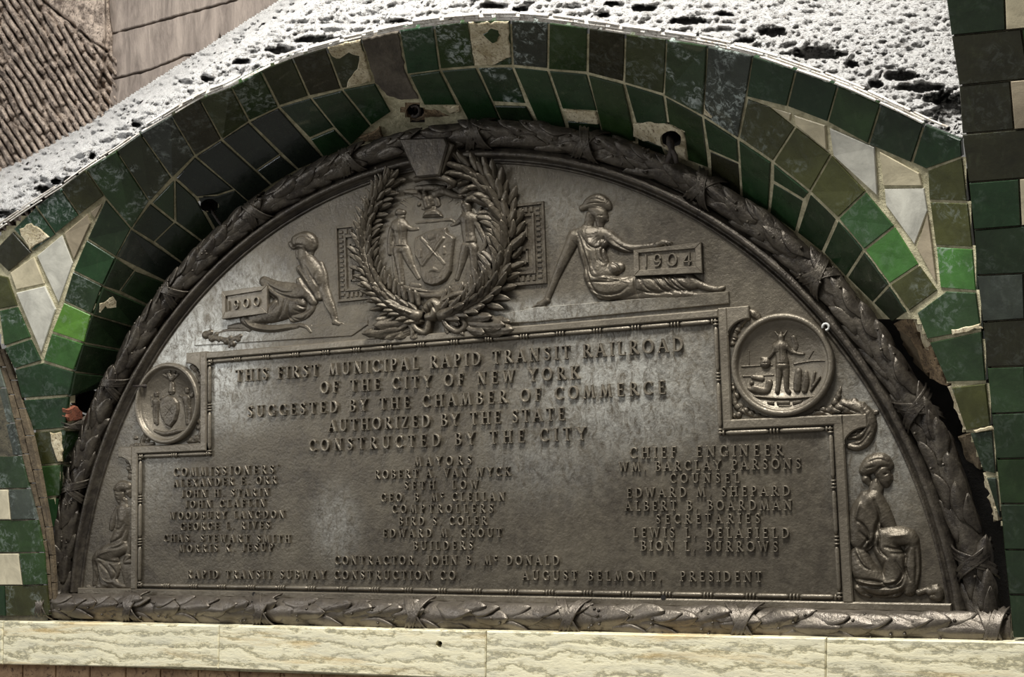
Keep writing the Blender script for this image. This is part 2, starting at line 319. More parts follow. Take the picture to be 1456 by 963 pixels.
C = dict(D=(30, 45, 26), K=(28, 35, 29), G=(38, 58, 28), g=(44, 72, 38), F=(28, 52, 28), f=(40, 68, 46), O=(60, 62, 32), o=(50, 57, 34), B=(84, 126, 48), b=(58, 98, 44),
         C=(190, 180, 152), W=(192, 190, 178), Y=(156, 144, 122), N=(38, 38, 23), E=(44, 64, 38), T=(56, 62, 55), L=(64, 70, 60))
T = [  # colour, lime, outline
 # outer row from the left
 ('N', 0, [(-14, 362), (18, 329), (45, 359), (12, 387)]), ('f', .7, [(18, 326), (50, 295), (79, 334), (46, 358)]), ('f', .8, [(51, 293), (85, 268), (112, 307), (79, 333)]),
 ('O', .2, [(86, 267), (121, 241), (148, 279), (113, 306)]), ('G', .6, [(122, 241), (165, 215), (212, 287), (187, 326), (149, 281)]), ('o', 1, [(165, 215), (199, 190), (244, 254), (213, 288)]),
 ('T', .6, [(199, 190), (243, 165), (277, 222), (245, 254)]), ('N', .2, [(243, 165), (283, 140), (315, 199), (278, 222)]), ('o', .4, [(283, 140), (328, 124), (354, 173), (316, 199)]),
 ('G', .7, [(329, 124), (370, 101), (396, 153), (355, 172)]), ('o', .1, [(371, 101), (415, 83), (439, 138), (397, 152)]), ('N', .1, [(415, 83), (463, 69), (485, 128), (440, 138)]),
 ('o', .2, [(464, 69), (513, 56), (529, 117), (486, 127)]), ('f', .5, [(568, 43), (616, 36), (625, 100), (579, 106)]), ('G', 1, [(617, 36), (665, 31), (675, 95), (626, 99)]),
 ('G', .3, [(666, 31), (725, 29), (728, 94), (676, 95)]), ('T', .8, [(726, 30), (779, 32), (778, 99), (729, 94)]), ('G', .1, [(780, 33), (835, 40), (834, 104), (779, 100)]),
 ('N', .1, [(836, 41), (888, 48), (886, 118), (835, 105)]), ('o', .3, [(889, 49), (947, 56), (943, 135), (887, 119)]), ('E', 1, [(948, 56), (1005, 65), (999, 165), (944, 136)]),
 ('T', 1, [(1006, 66), (1070, 79), (1060, 139), (1049, 197), (1000, 165)]), ('F', .1, [(1070, 80), (1131, 100), (1118, 152), (1061, 138)]), ('F', 0, [(1132, 100), (1191, 121), (1176, 174), (1119, 152)]),
 ('G', 0, [(1192, 122), (1252, 148), (1234, 205), (1177, 174)]), ('D', .1, [(1253, 148), (1313, 177), (1295, 232), (1235, 206)]), ('F', .2, [(1314, 178), (1366, 199), (1368, 223), (1316, 241), (1297, 232)]),
 # second row, right haunch
 ('O', .3, [(1062, 140), (1094, 152), (1130, 181), (1098, 230), (1050, 197)]), ('O', .2, [(1131, 181), (1181, 220), (1151, 272), (1099, 231)]), ('O', .1, [(1182, 221), (1231, 272), (1191, 310), (1152, 273)]),
 ('g', .1, [(1231, 273), (1271, 321), (1228, 355), (1192, 311)]), ('b', .05, [(1272, 322), (1306, 376), (1264, 404), (1229, 356)]), ('O', .2, [(1307, 377), (1333, 413), (1292, 443), (1265, 405)]),
 # right column
 ('O', .2, [(1318, 243), (1368, 224), (1375, 287), (1320, 285)]), ('O', .2, [(1321, 287), (1376, 289), (1383, 352), (1329, 349)]), ('b', .4, [(1330, 351), (1383, 354), (1388, 414), (1336, 410)]),
 ('E', .2, [(1345, 414), (1388, 416), (1395, 468), (1318, 483), (1303, 445)]), ('E', .1, [(1321, 487), (1396, 471), (1402, 542), (1346, 544)]), ('O', .1, [(1352, 551), (1402, 545), (1409, 606), (1373, 613)]),
 ('D', .1, [(1378, 616), (1411, 612), (1416, 675), (1397, 671)]), ('D', .1, [(1402, 679), (1417, 679), (1422, 739)]),
 # second row, left haunch and column below
 ('D', 0, [(150, 284), (186, 326), (165, 366), (124, 340)]), ('F', 0, [(123, 341), (164, 367), (146, 406), (104, 385)]), ('D', .2, [(103, 386), (145, 407), (130, 447), (90, 428)]),
 ('B', .2, [(90, 430), (129, 448), (120, 488), (73, 472)]), ('b', .2, [(73, 474), (119, 489), (105, 527), (61, 513)]), ('F', .1, [(20, 526), (60, 516), (105, 529), (98, 562), (30, 567)]),
 ('F', .1, [(32, 569), (98, 564), (92, 609), (46, 613)]), ('O', .1, [(46, 615), (91, 611), (87, 659), (56, 662)]), ('G', .3, [(92, 612), (120, 613), (103, 659), (88, 659)]), ('G', .1, [(56, 663), (87, 661), (86, 706), (65, 707)]),
 ('D', 0, [(88, 661), (102, 661), (89, 706)]), ('F', 0, [(65, 709), (86, 707), (80, 753), (73, 748)]), ('O', 0, [(-6, 390), (11, 394), (25, 435), (-6, 441)]),
 ('g', .5, [(-2, 442), (25, 436), (44, 480), (5, 493)]), ('F', .2, [(5, 495), (44, 482), (59, 513), (20, 525)]),
 # inner ring, left
 ('D', 0, [(99, 565), (106, 530), (157, 535), (148, 552)]) , ('D', 0, [(106, 529), (118, 489), (173, 499), (156, 535)]), ('D', 0, [(119, 488), (131, 449), (191, 467), (174, 498)]), ('D', 0, [(132, 448), (146, 408), (213, 437), (192, 466)]),
 ('D', 0, [(146, 407), (165, 367), (192, 385), (170, 415)]), ('D', 0, [(171, 415), (192, 386), (237, 403), (214, 436)]), ('K', 0, [(166, 366), (187, 327), (260, 376), (238, 402)]),
 ('D', 0, [(188, 326), (214, 290), (248, 317), (219, 345)]), ('D', 0, [(220, 345), (249, 317), (291, 348), (261, 376)]), ('G', 0, [(216, 289), (248, 256), (248, 315)]),
 ('D', 0, [(249, 256), (278, 282), (304, 328), (288, 344), (250, 316)]), ('K', 0, [(250, 254), (277, 224), (333, 270), (309, 278), (280, 281)]), ('K', 0, [(309, 279), (334, 271), (353, 288), (306, 327), (281, 282)]),
 ('K', 0, [(279, 223), (314, 200), (385, 264), (353, 287)]), ('K', 0, [(316, 199), (353, 175), (398, 220), (364, 243)]), ('K', 0, [(365, 243), (398, 221), (423, 242), (386, 263)]),
 ('K', 0, [(355, 174), (396, 154), (460, 226), (424, 241)]), ('F', 0, [(397, 153), (441, 140), (475, 182), (440, 197)]), ('F', 0, [(441, 198), (475, 184), (498, 208), (461, 225)]),
 ('F', 0, [(443, 140), (486, 129), (527, 180), (499, 207), (476, 182)]), ('F', .1, [(487, 128), (533, 119), (556, 160), (528, 179)]),
 # inner ring, right
 ('F', 0, [(582, 107), (625, 101), (650, 150), (603, 150)]), ('F', 0, [(627, 101), (676, 97), (713, 175), (665, 172)]), ('F', .8, [(678, 97), (728, 96), (748, 149), (700, 146)]), ('D', 0, [(702, 150), (748, 151), (764, 181), (715, 177)]),
 ('F', 0, [(729, 96), (778, 101), (806, 187), (766, 181)]), ('F', 0, [(780, 101), (834, 106), (849, 159), (799, 156)]), ('D', 0, [(806, 172), (852, 175), (857, 196), (809, 188)]),
 ('G', 0, [(836, 107), (886, 120), (904, 202), (858, 196)]), ('F', 0, [(888, 120), (943, 137), (949, 177), (904, 176)]), ('D', 0, [(905, 195), (940, 208), (952, 236), (907, 216)]),
 ('G', 0, [(945, 138), (998, 167), (1007, 240), (977, 229), (972, 188), (950, 177)]), ('F', 0, [(1000, 168), (1048, 199), (1050, 232), (1007, 213)]), ('N', 0, [(1008, 215), (1050, 233), (1053, 282), (1010, 256)]),
 ('F', 0, [(1050, 200), (1096, 231), (1092, 300), (1055, 281)]), ('F', 0, [(1099, 233), (1150, 274), (1142, 284), (1099, 258)]), ('F', 0, [(1098, 260), (1142, 286), (1130, 332), (1093, 305)]),
 ('F', 0, [(1151, 275), (1189, 312), (1168, 360), (1132, 332)]), ('F', 0, [(1191, 313), (1227, 356), (1202, 395), (1170, 360)]), ('D', 0, [(1228, 358), (1263, 405), (1240, 431), (1204, 395)]), ('D', 0, [(1264, 407), (1289, 444), (1268, 459), (1241, 431)]),
]
def shade(c):
    k = rng.uniform(.88, 1.12); return tuple(min(255, v*k) for v in c)
for c, lime, poly in T: slab('tile', poly, depth, shade(C[c]), wall_arch, lime=lime)
# cream stones of the two triangles between the arch rings
CT = [('Y', [(147, 287), (135, 313), (127, 302)]), ('Y', [(125, 303), (129, 318), (105, 371), (90, 332)]), ('W', [(51, 364), (88, 333), (104, 374), (83, 433)]), ('C', [(13, 388), (48, 364), (64, 404), (22, 413)]),
      ('W', [(22, 416), (64, 406), (80, 440), (59, 503)]), ('C', [(1095, 152), (1125, 161), (1123, 174)]), ('C', [(1128, 163), (1174, 178), (1176, 215), (1130, 178)]), ('W', [(1178, 181), (1244, 209), (1248, 280), (1184, 222)]),
      ('C', [(1249, 214), (1307, 246), (1312, 265), (1255, 265)]), ('W', [(1256, 268), (1314, 267), (1319, 300), (1300, 350), (1258, 292)]), ('Y', [(1319, 302), (1332, 402), (1326, 396), (1302, 352)])]
for c, poly in CT: slab('cream_tile', poly, depth, C[c], wall_arch, mat='tile' if c != 'Y' else 'tile', label='cream glazed tile')
# bare patches where the glaze has broken away (the mortar stands in low ragged relief)
PT = [('mortar', [(27, 325), (44, 318), (58, 326), (70, 338), (50, 350), (42, 356), (30, 335)]), ('mortar', [(466, 68), (512, 57), (528, 115), (492, 125), (496, 112), (508, 97), (512, 80), (495, 75), (484, 84), (472, 80)]),
      ('mortar', [(667, 33), (723, 31), (726, 80), (705, 92), (676, 94), (670, 60)]), ('mortar', [(141, 432), (155, 424), (160, 419), (166, 424), (167, 450), (150, 451), (140, 444)]),
      ('mortar', [(801, 157), (847, 160), (852, 178), (806, 172)]), ('mortar', [(71, 616), (88, 615), (88, 657), (82, 657), (76, 640)]), ('mortar', [(1001, 150), (1012, 144), (1022, 146), (1021, 158), (1012, 169), (1001, 163)]),
      ('mortar', [(880, 199), (906, 205), (910, 215), (893, 212)]), ('mortar', [(1352, 469), (1394, 461), (1396, 467), (1354, 476)]), ('mortar', [(1384, 611), (1410, 606), (1412, 611), (1388, 616)])]
for m, poly in PT: slab('bare_patch', poly, lambda q: depth(q)-.0012, (200, 190, 160), wall_arch, gap=0, bev=1.2, thick=.004, proud=.002, mat=m, rag=.7)
slab('glaze_remnant', [(686, 49), (693, 45), (697, 39), (708, 43), (711, 50), (707, 59), (700, 62), (693, 56)], lambda q: depth(q)-.004, C['G'], wall_arch, gap=0, thick=.003, proud=.002, rag=.4)
slab('cement_patch', [(514, 56), (540, 50), (567, 44), (577, 105), (596, 141), (570, 143), (549, 136), (533, 119)], depth, (90, 84, 72), wall_arch, gap=.5, mat='cement', rag=.6, proud=.001)
slab('bare_patch', [(556, 145), (600, 143), (612, 152), (655, 152), (662, 168), (600, 172), (560, 175), (552, 160)], lambda q: depth(q)+.006, (90, 84, 72), wall_arch, gap=0, mat='broken', rag=1.6, thick=.01)
slab('bare_patch', [(628, 152), (652, 151), (655, 158), (640, 162)], lambda q: depth(q)-.0, (90, 84, 72), wall_arch, gap=0, mat='mortar', rag=.8, thick=.006)
slab('bare_patch', [(508, 196), (530, 190), (540, 180), (543, 196), (520, 203)], lambda q: depth(q)-.004, (90, 84, 72), wall_arch, gap=0, mat='broken', rag=1.0, thick=.006)
# broken edge of the reveal on the right, brick showing
for poly, m in (([(1270, 460), (1292, 448), (1304, 470), (1312, 500), (1300, 505), (1285, 480)], 'broken'), ([(1294, 446), (1306, 452), (1318, 480), (1322, 500), (1312, 496), (1302, 466)], 'mortar'),
                ([(1300, 500), (1322, 492), (1342, 540), (1344, 552), (1325, 540), (1310, 525)], 'broken'), ([(1276, 466), (1296, 474), (1308, 500), (1318, 534), (1300, 520), (1284, 492)], 'brown'),
                ([(1348, 552), (1354, 552), (1374, 612), (1370, 614), (1358, 585)], 'mortar'), ([(1360, 620), (1385, 616), (1396, 650), (1392, 668), (1374, 655)], 'brown'), ([(1396, 672), (1406, 680), (1418, 740), (1412, 742)], 'mortar')):
    slab('broken_edge', poly, lambda q: np.clip(depth(q)+.02, -.12, .05), (120, 100, 80), wall_arch, gap=0, mat=m, rag=1.3, thick=.02, bev=1.5)
# broken pocket on the left with a red brick and rubble
slab('brick', [(97, 584), (108, 578), (119, 583), (117, 597), (98, 600)], lambda q: depth(q)-.004, (0, 0, 0), wall_arch, gap=0, mat='brick', rag=.7, thick=.02, label='broken red brick')
slab('mortar_lump', [(96, 604), (112, 600), (125, 594), (140, 590), (136, 606), (116, 612), (98, 611)], lambda q: depth(q)-.004, (0, 0, 0), wall_arch, gap=0, mat='cement', rag=1.2, thick=.02)
# cavities: short sunk cups
def cavity(cx, cy, rx, ry, df, parent, deep=.05):
    """drill a real hole through whatever tiles lie there and line it with a dark cup"""
    n = 20; q = np.array([(cx+rx*math.cos(t), cy+ry*math.sin(t)) for t in np.linspace(0, 2*math.pi, n, endpoint=False)])+rng.normal(0, .35, (n, 2))
    c = P(q, df(q)); m = c.mean(0); nn = np.cross(c[5]-m, c[0]-m)+np.cross(c[10]-m, c[5]-m); nn /= np.linalg.norm(nn)
    if nn@(CA-m) < 0: nn = -nn
    dirn = nn
    def ring(s, d): return m+(c-m)*s+dirn*d
    def cyl(rings, closed):
        V = np.concatenate(rings); F = []
        for r in range(len(rings)-1):
            for k in range(n): j = (k+1) % n; F.append([r*n+k, r*n+j, (r+1)*n+j, (r+1)*n+k])
        F.append([(len(rings)-1)*n+k for k in range(n)])
        if closed: F.append([k for k in range(n)][::-1])
        return V, F
    V, F = cyl([ring(1, .03), ring(1, -deep)], True)
    cut = mk('cutter', V, F, 'dark'); bm = bmesh.new(); bm.from_mesh(cut.data); bmesh.ops.recalc_face_normals(bm, faces=bm.faces); bm.to_mesh(cut.data); bm.free()
    rad_ = np.linalg.norm(c-m, axis=1).max()
    bpy.context.view_layer.update()
    for o in [parent]+[x for x in sc.collection.objects if x.parent == parent and x.type == 'MESH']:
        co = np.array([tuple(v.co) for v in o.data.vertices])+np.array(wl[o.name])
        if o is not parent and (np.any(co.min(0)-rad_ > m) or np.any(co.max(0)+rad_ < m)): continue
        if o is parent and len(co) > 200:    # sheet of mortar: drop the cells inside the hole
            bm = bmesh.new(); bm.from_mesh(o.data); w = np.array(wl[o.name])
            dead = [f for f in bm.faces if np.linalg.norm(np.array(f.calc_center_median())+w-m) < rad_*1.1]
            bmesh.ops.delete(bm, geom=dead, context='FACES'); bm.to_mesh(o.data); bm.free(); continue
        bm = bmesh.new(); bm.from_mesh(o.data); bmesh.ops.recalc_face_normals(bm, faces=bm.faces); bm.to_mesh(o.data); bm.free()
        md = o.modifiers.new('b', 'BOOLEAN'); md.operation = 'DIFFERENCE'; md.object = cut; md.solver = 'EXACT'
        dg = bpy.context.evaluated_depsgraph_get(); me = bpy.data.meshes.new_from_object(o.evaluated_get(dg)); o.modifiers.clear()
        if len(me.polygons): o.data = me
    bpy.data.objects.remove(cut)
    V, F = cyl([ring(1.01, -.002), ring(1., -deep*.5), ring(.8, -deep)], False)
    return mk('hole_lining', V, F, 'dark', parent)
slab('bare_patch', [(900, 176), (923, 173), (950, 177), (968, 186), (975, 200), (976, 228), (955, 218), (942, 209), (901, 195)], lambda q: depth(q)-.001, (0, 0, 0), wall_arch, gap=0, mat='mortar', rag=.7, thick=.005, proud=.002)
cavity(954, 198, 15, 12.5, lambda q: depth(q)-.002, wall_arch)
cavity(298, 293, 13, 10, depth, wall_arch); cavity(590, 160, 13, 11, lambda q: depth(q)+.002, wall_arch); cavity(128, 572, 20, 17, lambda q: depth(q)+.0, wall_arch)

# ---------------------------------------------------------------- pier on the right
lev = [(-30, 1341), (51, 1352), (122, 1363), (191, 1367.5), (260, 1377), (327, 1384.5), (392, 1388.5), (458, 1397), (523, 1403), (589, 1409.5), (653, 1416), (717, 1422), (782, 1427.5), (846, 1434), (908, 1440)]
rise = [12, 10, 9.5, 8.5, 8, 8, 4.5, 6.5, 4, 4, 2, 0, -1, -1, -1]
def keep_pier(q): return q[:, 0] > np.interp(q[:, 1], [l[0] for l in lev], [l[1] for l in lev])+1
wall_right = grid_surface('wall_right', 1332, 1620, -30, 900, 6, lambda q: pier_depth(q)+.005, keep_pier, 'grout_dark')
split = {0: [(1427, 1430, 'D', 'C')], 1: [], 2: [(1436, 1442, 'N', 'Y')], 3: [], 4: [(1449, 1452, 'F', 'C')], 5: [], 6: [(1455, 1457, 'T', 'T')], 7: [], 8: [(1457, 1459, 'E', 'G')]}
rc = ['D', 'N', 'N', 'N', 'F', 'D', 'D', 'N', 'E', 'D', 'G', 'D', 'D', 'D']
for r in range(len(lev)-1):
    (ya, xa), (yb, xb) = lev[r], lev[r+1]; sl = lambda y, x, x0, k: y-(x-x0)/100*rise[k]
    xs = [(xa, xb)]; cols = [rc[r]]
    if split.get(r):
        s = split[r][0]; xs.append((s[0], s[1])); cols = [s[2], s[3]]
        xs.append((s[0]+78, s[1]+78)); cols.append('D')
    else:
        w_ = 100 if r % 2 else 78; xs.append((xa+w_, xb+w_)); cols.append('G'); xs.append((xa+w_+78, xb+w_+78))
        cols.append('D')
    xs.append((1600, 1600))
    cols = (cols+['D']*4)[:len(xs)-1]
    for k in range(len(xs)-1):
        (a0, b0), (a1, b1) = xs[k], xs[k+1]
        if a1 <= a0: continue
        poly = [(a0, sl(ya, a0, xa, r)), (a1, sl(ya, a1, xa, r)), (b1, sl(yb, b1, xb, r+1)), (b0, sl(yb, b0, xb, r+1))]
        slab('tile', poly, pier_depth, shade(C[cols[k]]), wall_right, gap=1.0, lime=.05)

# ---------------------------------------------------------------- neighbouring pier face and thin tile edges on the left
fl = [(500, -8), (553, 8), (603, 20), (649, 31), (696, 43), (740, 54), (787, 64), (833, 67), (877, 71)]
def ldep(q):
    q = np.atleast_2d(q); return -.066-.10*np.clip((880-q[:, 1])/400, 0, 1)+.0006*np.clip(q[:, 0]-np.interp(q[:, 1], [a for a, b in fl], [b for a, b in fl])+14, 0, 20)
wall_left = grid_surface('wall_left', -70, 76, 440, 884, 6, lambda q: ldep(q)+.005, lambda q: q[:, 0] < np.interp(q[:, 1], [a for a, b in fl], [b for a, b in fl])-1, 'grout_dark')
lsp = {3: [(-30, -27, 'T')], 4: [(11, 15, 'C')], 5: [(-36, -30, 'F')], 6: [(26, 32, 'C')], 7: [(6, 8, 'F')]}
lc = ['L', 'L', 'T', 'E', 'T', 'G', 'G', 'O']
for r in range(8):
    (ya, xa), (yb, xb) = fl[r], fl[r+1]; cut = lsp.get(r)
    if cut:
        c0, c1, cc = cut[0]
        slab('tile', [(c0, ya), (xa, ya-1), (xb, yb-1), (c1, yb)], ldep, shade(C[lc[r]]), wall_left, lime=.3)
        slab('tile', [(-64, ya), (c0, ya), (c1, yb), (-64, yb)], ldep, shade(C[cc]) if cc != 'C' else (206, 196, 168), wall_left)
    else: slab('tile', [(-64, ya), (xa, ya-1), (xb, yb-1), (-64, yb)], ldep, shade(C[lc[r]]), wall_left, lime=.3)
rs = [(430, -22), (480, -1), (527, 19), (566, 31), (613, 45), (662, 56), (707, 64), (750, 72), (795, 77), (850, 80)]
def strip_dep(q): q = np.atleast_2d(q); return ldep(q)+.004
for k in range(2):
    y = 440+k*13
    while y < 850:
        h = rng.uniform(34, 50); e = min(y+h, 868)
        L = lambda yy, t: np.interp(yy, [a for a, b in fl], [b for a, b in fl])*(1-t)+np.interp(yy, [a for a, b in rs], [b for a, b in rs])*t
        pts = [(L(y, k/2), y), (L(y, (k+1)/2), y), (L(e, (k+1)/2), e), (L(e, k/2), e)]
        if min(p[0] for p in pts) > -50 and pts[1][0]-pts[0][0] > 2: slab('tile_edge', pts, strip_dep, (90, 76, 54), wall_left, gap=.5, mat='brown', thick=.010, proud=.002*k)
        y = e

# ---------------------------------------------------------------- thin brick courses over the arch and rough plaster vault
a0, r0 = p0
def over(a, off): r = np.interp(a, a0, r0)+off; return PC+np.stack([np.cos(a)*r, -np.sin(a)*r], 1)
def course_dep(off): return lambda q: depth(q)-.008+off*.0009
for k in range(3):
    a = .30+.02*k
    while a < 2.42:
        st = rng.uniform(.05, .075); w0 = 3.6 if a < 1.6 else 2.6
        th = np.array([a+.003, a+st*.5, a+st-.003]); off = k*(w0+.5)-1.0+rng.uniform(-.4, .4)
        if not (a > 1.6 and rng.random() < .25*k):
            lo = over(th, off); hi = over(th, off+w0); poly = np.concatenate([lo, hi[::-1]])
            if poly[:, 0].max() < 1360: slab('thin_brick', poly, course_dep(off), (220, 214, 204), wall_arch, gap=.35, bev=.4, mat='thin', thick=.006)
        a += st
UB = [(-60, 300), (0, 268), (60, 240), (145, 192), (210, 150), (265, 115), (350, 60), (445, 0), (560, -70), (640, -110), (1700, -110)]
pits = [(455, 56, 34, 5), (400, 72, 20, 5), (915, 12, 16, 5), (980, 30, 26, 5), (1100, 46, 20, 7), (1165, 76, 36, 10), (1210, 92, 10, 5), (1282, 108, 26, 7), (1350, 160, 22, 30), (1330, 140, 20, 8), (1310, 125, 34, 6), (1245, 120, 12, 5), (131, 223, 6, 4), (80, 258, 7, 5), (62, 270, 12, 5), (345, 88, 12, 4), (262, 118, 10, 4),
        (700, 8, 20, 4), (740, 14, 10, 4), (295, 112, 8, 4), (195, 178, 8, 4), (30, 305, 40, 5), (870, 5, 10, 3), (1030, 20, 12, 3), (1060, 58, 14, 4), (860, 22, 9, 3), (570, 30, 12, 3)]
def vault_dep(q):
    a, r = rad(q); ex = r-np.interp(a, *p0); base = depth(q)*0-.25+.0014*np.clip(ex, 0, 400)
    base = base+sstep((700-q[:, 0])/600)*.02
    n = fbm(q[:, 0], q[:, 1], 60, 5, 3)-.5; rg = fbm(q[:, 0]+.7*q[:, 1], q[:, 1]*2.4, 26, 4, 9, True)-.5; fine = fbm(q[:, 0]+.5*q[:, 1], q[:, 1]*2.0, 9, 4, 21, True)-.55
    amp = .45+.55*sstep(1-ex/90)
    d = base-n*.036*amp-rg*.046*amp-fine*.034*(.7+.3*amp)
    for x, y, rx, ry in pits:
        t = ((q[:, 0]-x)/rx)**2+((q[:, 1]-y)/ry)**2+(fine*1.6); d = d+.07*sstep(1.4-t)
    u = np.interp(q[:, 0], [p[0] for p in UB], [p[1] for p in UB])
    d = d+.5*sstep((u+4-q[:, 1]+fine*14)/34)
    return d
def keep_v(q):
    a, r = rad(q); u = np.interp(q[:, 0], [p[0] for p in UB], [p[1] for p in UB])
    return (r > np.interp(a, *p0)+2) & (q[:, 1] > u-32) & (q[:, 0] < np.interp(q[:, 1], [-60, 120, 200], [1425, 1412, 1386]))
ceiling = grid_surface('ceiling', -60, 1430, -60, 360, 2.2, vault_dep, keep_v, 'plaster')

# concrete behind: ribbed field and cement slabs
def rib_dep(q):
    u = (q[:, 0]*.845-q[:, 1]*.535); v = q[:, 0]*.535+q[:, 1]*.845   # u runs across the ribs
    n = fbm(q[:, 0], q[:, 1], 40, 4, 5)-.5; u = u+n*7
    ph = (u/9.6) % 1; prof = sstep(np.minimum(ph, 1-ph)*3.0)
    cell = lattice(np.floor(u/9.6), v/14, 8); prof = prof*np.where(cell < .24, .35, 1)
    fine = fbm(q[:, 0], q[:, 1], 7, 3, 14)-.45
    flat = sstep((q[:, 0]-(56+q[:, 1]*1.30)+2)/8)
    d = .36-.030*prof*(1-flat)-fine*.022-flat*.012
    gr = np.abs(q[:, 0]-(58+q[:, 1]*1.25)+n*8); d = d+.03*np.exp(-(gr/3.)**2)*(q[:, 1] < 76)
    d = d+.05*sstep((q[:, 0]-(150+n*16-np.exp(-((q[:, 1]-120)/22)**2)*12))/4)
    return d
trim_1 = grid_surface('trim_1', -70, 166, -40, 330, 2.0, rib_dep, lambda q: q[:, 0] < 9999, 'ribbed')
trim_2 = grid_surface('trim_2', 140, 520, -50, 220, 12, lambda q: np.full(len(q), .43), lambda q: q[:, 0] < 9999, 'dark')
cd_ = lambda q: np.full(len(np.atleast_2d(q)), .385)
for poly in ([(152, -50), (350, -50), (335, -1), (159, 47), (155, 20)], [(159, 49), (336, 1), (420, -50), (520, -50), (430, 60), (320, 72), (311, 48), (303, 75), (262, 78), (214, 98), (158, 112)],
             [(158, 114), (214, 100), (262, 80), (300, 78), (310, 70), (330, 76), (420, 70), (380, 130), (202, 160), (153, 167)], [(153, 169), (202, 162), (380, 132), (380, 220), (148, 222)]):
    slab('concrete_panel', poly, cd_, (120, 110, 100), trim_2, gap=.5, mat='slab', thick=.04, rag=.35, bev=1)

# ---------------------------------------------------------------- marble sill and the bricks under it
SY = -.080
def sill_pts(x): top = 883.5+(x)*.0205; bot = np.interp(x, [-80, 0, 311, 691, 1175, 1600], [942, 945, 951, 967, 985, 1001]); return top, bot
sill = MB(); 
q = [(-80, sill_pts(-80)[0]+6), (1600, sill_pts(1600)[0]+6), (1600, sill_pts(1600)[1]-2), (-80, sill_pts(-80)[1]-2)]
A = P(q, SY+.012); sill.prism([(v[0], v[2]) for v in A], .12, SY+.012)
trim_3 = sill.build('trim_3', 'grout'); trim_3['kind'] = 'structure'
jx = [-80, 4, 311, 691, 1175, 1600]
for k in range(5):
    a, b = jx[k]+.5, jx[k+1]-.5; ta, ba = sill_pts(a); tb, bb = sill_pts(b)
    W3 = P([(a, ta), (b, tb), (b-1, bb), (a-1, ba)], SY); m = MB(); m.prism([(v[0], v[2]) for v in W3], .10, SY, .003)
    m.build('marble_slab', 'marble', trim_3)
cavity(624, 916, 4.6, 5, lambda q: np.full(len(np.atleast_2d(q)), SY), trim_3)
bk = MB(); A = P([(-80, 946), (1600, 1000), (1600, 1150), (-80, 1100)], -.035); bk.prism([(v[0], v[2]) for v in A], .1, -.035)
wall_front = bk.build('wall_front', 'grout_dark'); wall_front['kind'] = 'structure'
bx_ = [-70, -18, 32, 79, 127.5, 178.5, 228, 281.5, 340, 398, 457, 516, 576]+[576+62*k for k in range(1, 17)]
for r in range(3):
    for a, b in zip(bx_[:-1], bx_[1:]):
        t = 940+(a+80)*.035+r*44; W3 = P([(a+.6, t), (b-.6, t+1.4), (b-.6, t+43), (a+.6, t+42)], -.045); m = MB(); m.prism([(v[0], v[2]) for v in W3], -.01, -.045, .002)
        m.build('brick', 'wall_brick', wall_front)

# backing behind the plaque, near-black colour standing in for shade in the right-hand gap
cp = [(math.cos(t)*1.44, -.127+math.sin(t)*1.44) for t in np.linspace(.08, math.pi-.08, 50)]
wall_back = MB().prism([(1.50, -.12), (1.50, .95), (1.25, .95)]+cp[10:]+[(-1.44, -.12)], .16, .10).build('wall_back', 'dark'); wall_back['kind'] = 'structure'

# ================================================================ the bronze plaque
plaque = bpy.data.objects.new('bronze_plaque', None); sc.collection.objects.link(plaque); plaque.location = (0, 0, -.10); wl['bronze_plaque'] = Vector((0, 0, -.10)); plaque.empty_display_size = .1
tag(plaque, 'large half-round bronze plaque with raised lettering and figures set in the green tiled arch', 'plaque')
CZ, RR = -.127, 1.257
def arc(r, a0, a1, n): t = np.linspace(a0, a1, n); return np.stack([np.cos(t)*r, CZ+np.sin(t)*r], 1)
aL = math.asin((-.03-CZ)/1.30)
half = [tuple(p) for p in arc(1.318, math.asin((-.06-CZ)/1.318), math.pi-math.asin((-.06-CZ)/1.318), 90)]
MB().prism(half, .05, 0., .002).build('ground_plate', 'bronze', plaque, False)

# edge moulding: stepped fillets that follow the arc
def sweep(prof, a0, a1, n=150):
    """profile of (radius, y) carried round the arc"""
    m = MB(); V = []; F = []; k = len(prof); ts = np.linspace(a0, a1, n)
    for t in ts:
        for r, y in prof: V.append((math.cos(t)*r, y, CZ+math.sin(t)*r))
    for i in range(n-1):
        for j in range(k-1): F.append([i*k+j, i*k+j+1, (i+1)*k+j+1, (i+1)*k+j])
    return m.add(V, F)
e0 = math.asin((-.022-CZ)/RR)
sweep([(1.230, .001), (1.231, -.005), (1.236, -.006), (1.238, -.0005), (1.245, -.0005), (1.246, -.020), (1.250, -.025), (1.258, -.025), (1.262, -.016), (1.268, -.016), (1.274, .001)], e0, math.pi-e0).build('edge_moulding', 'bronze_dark', plaque, True)

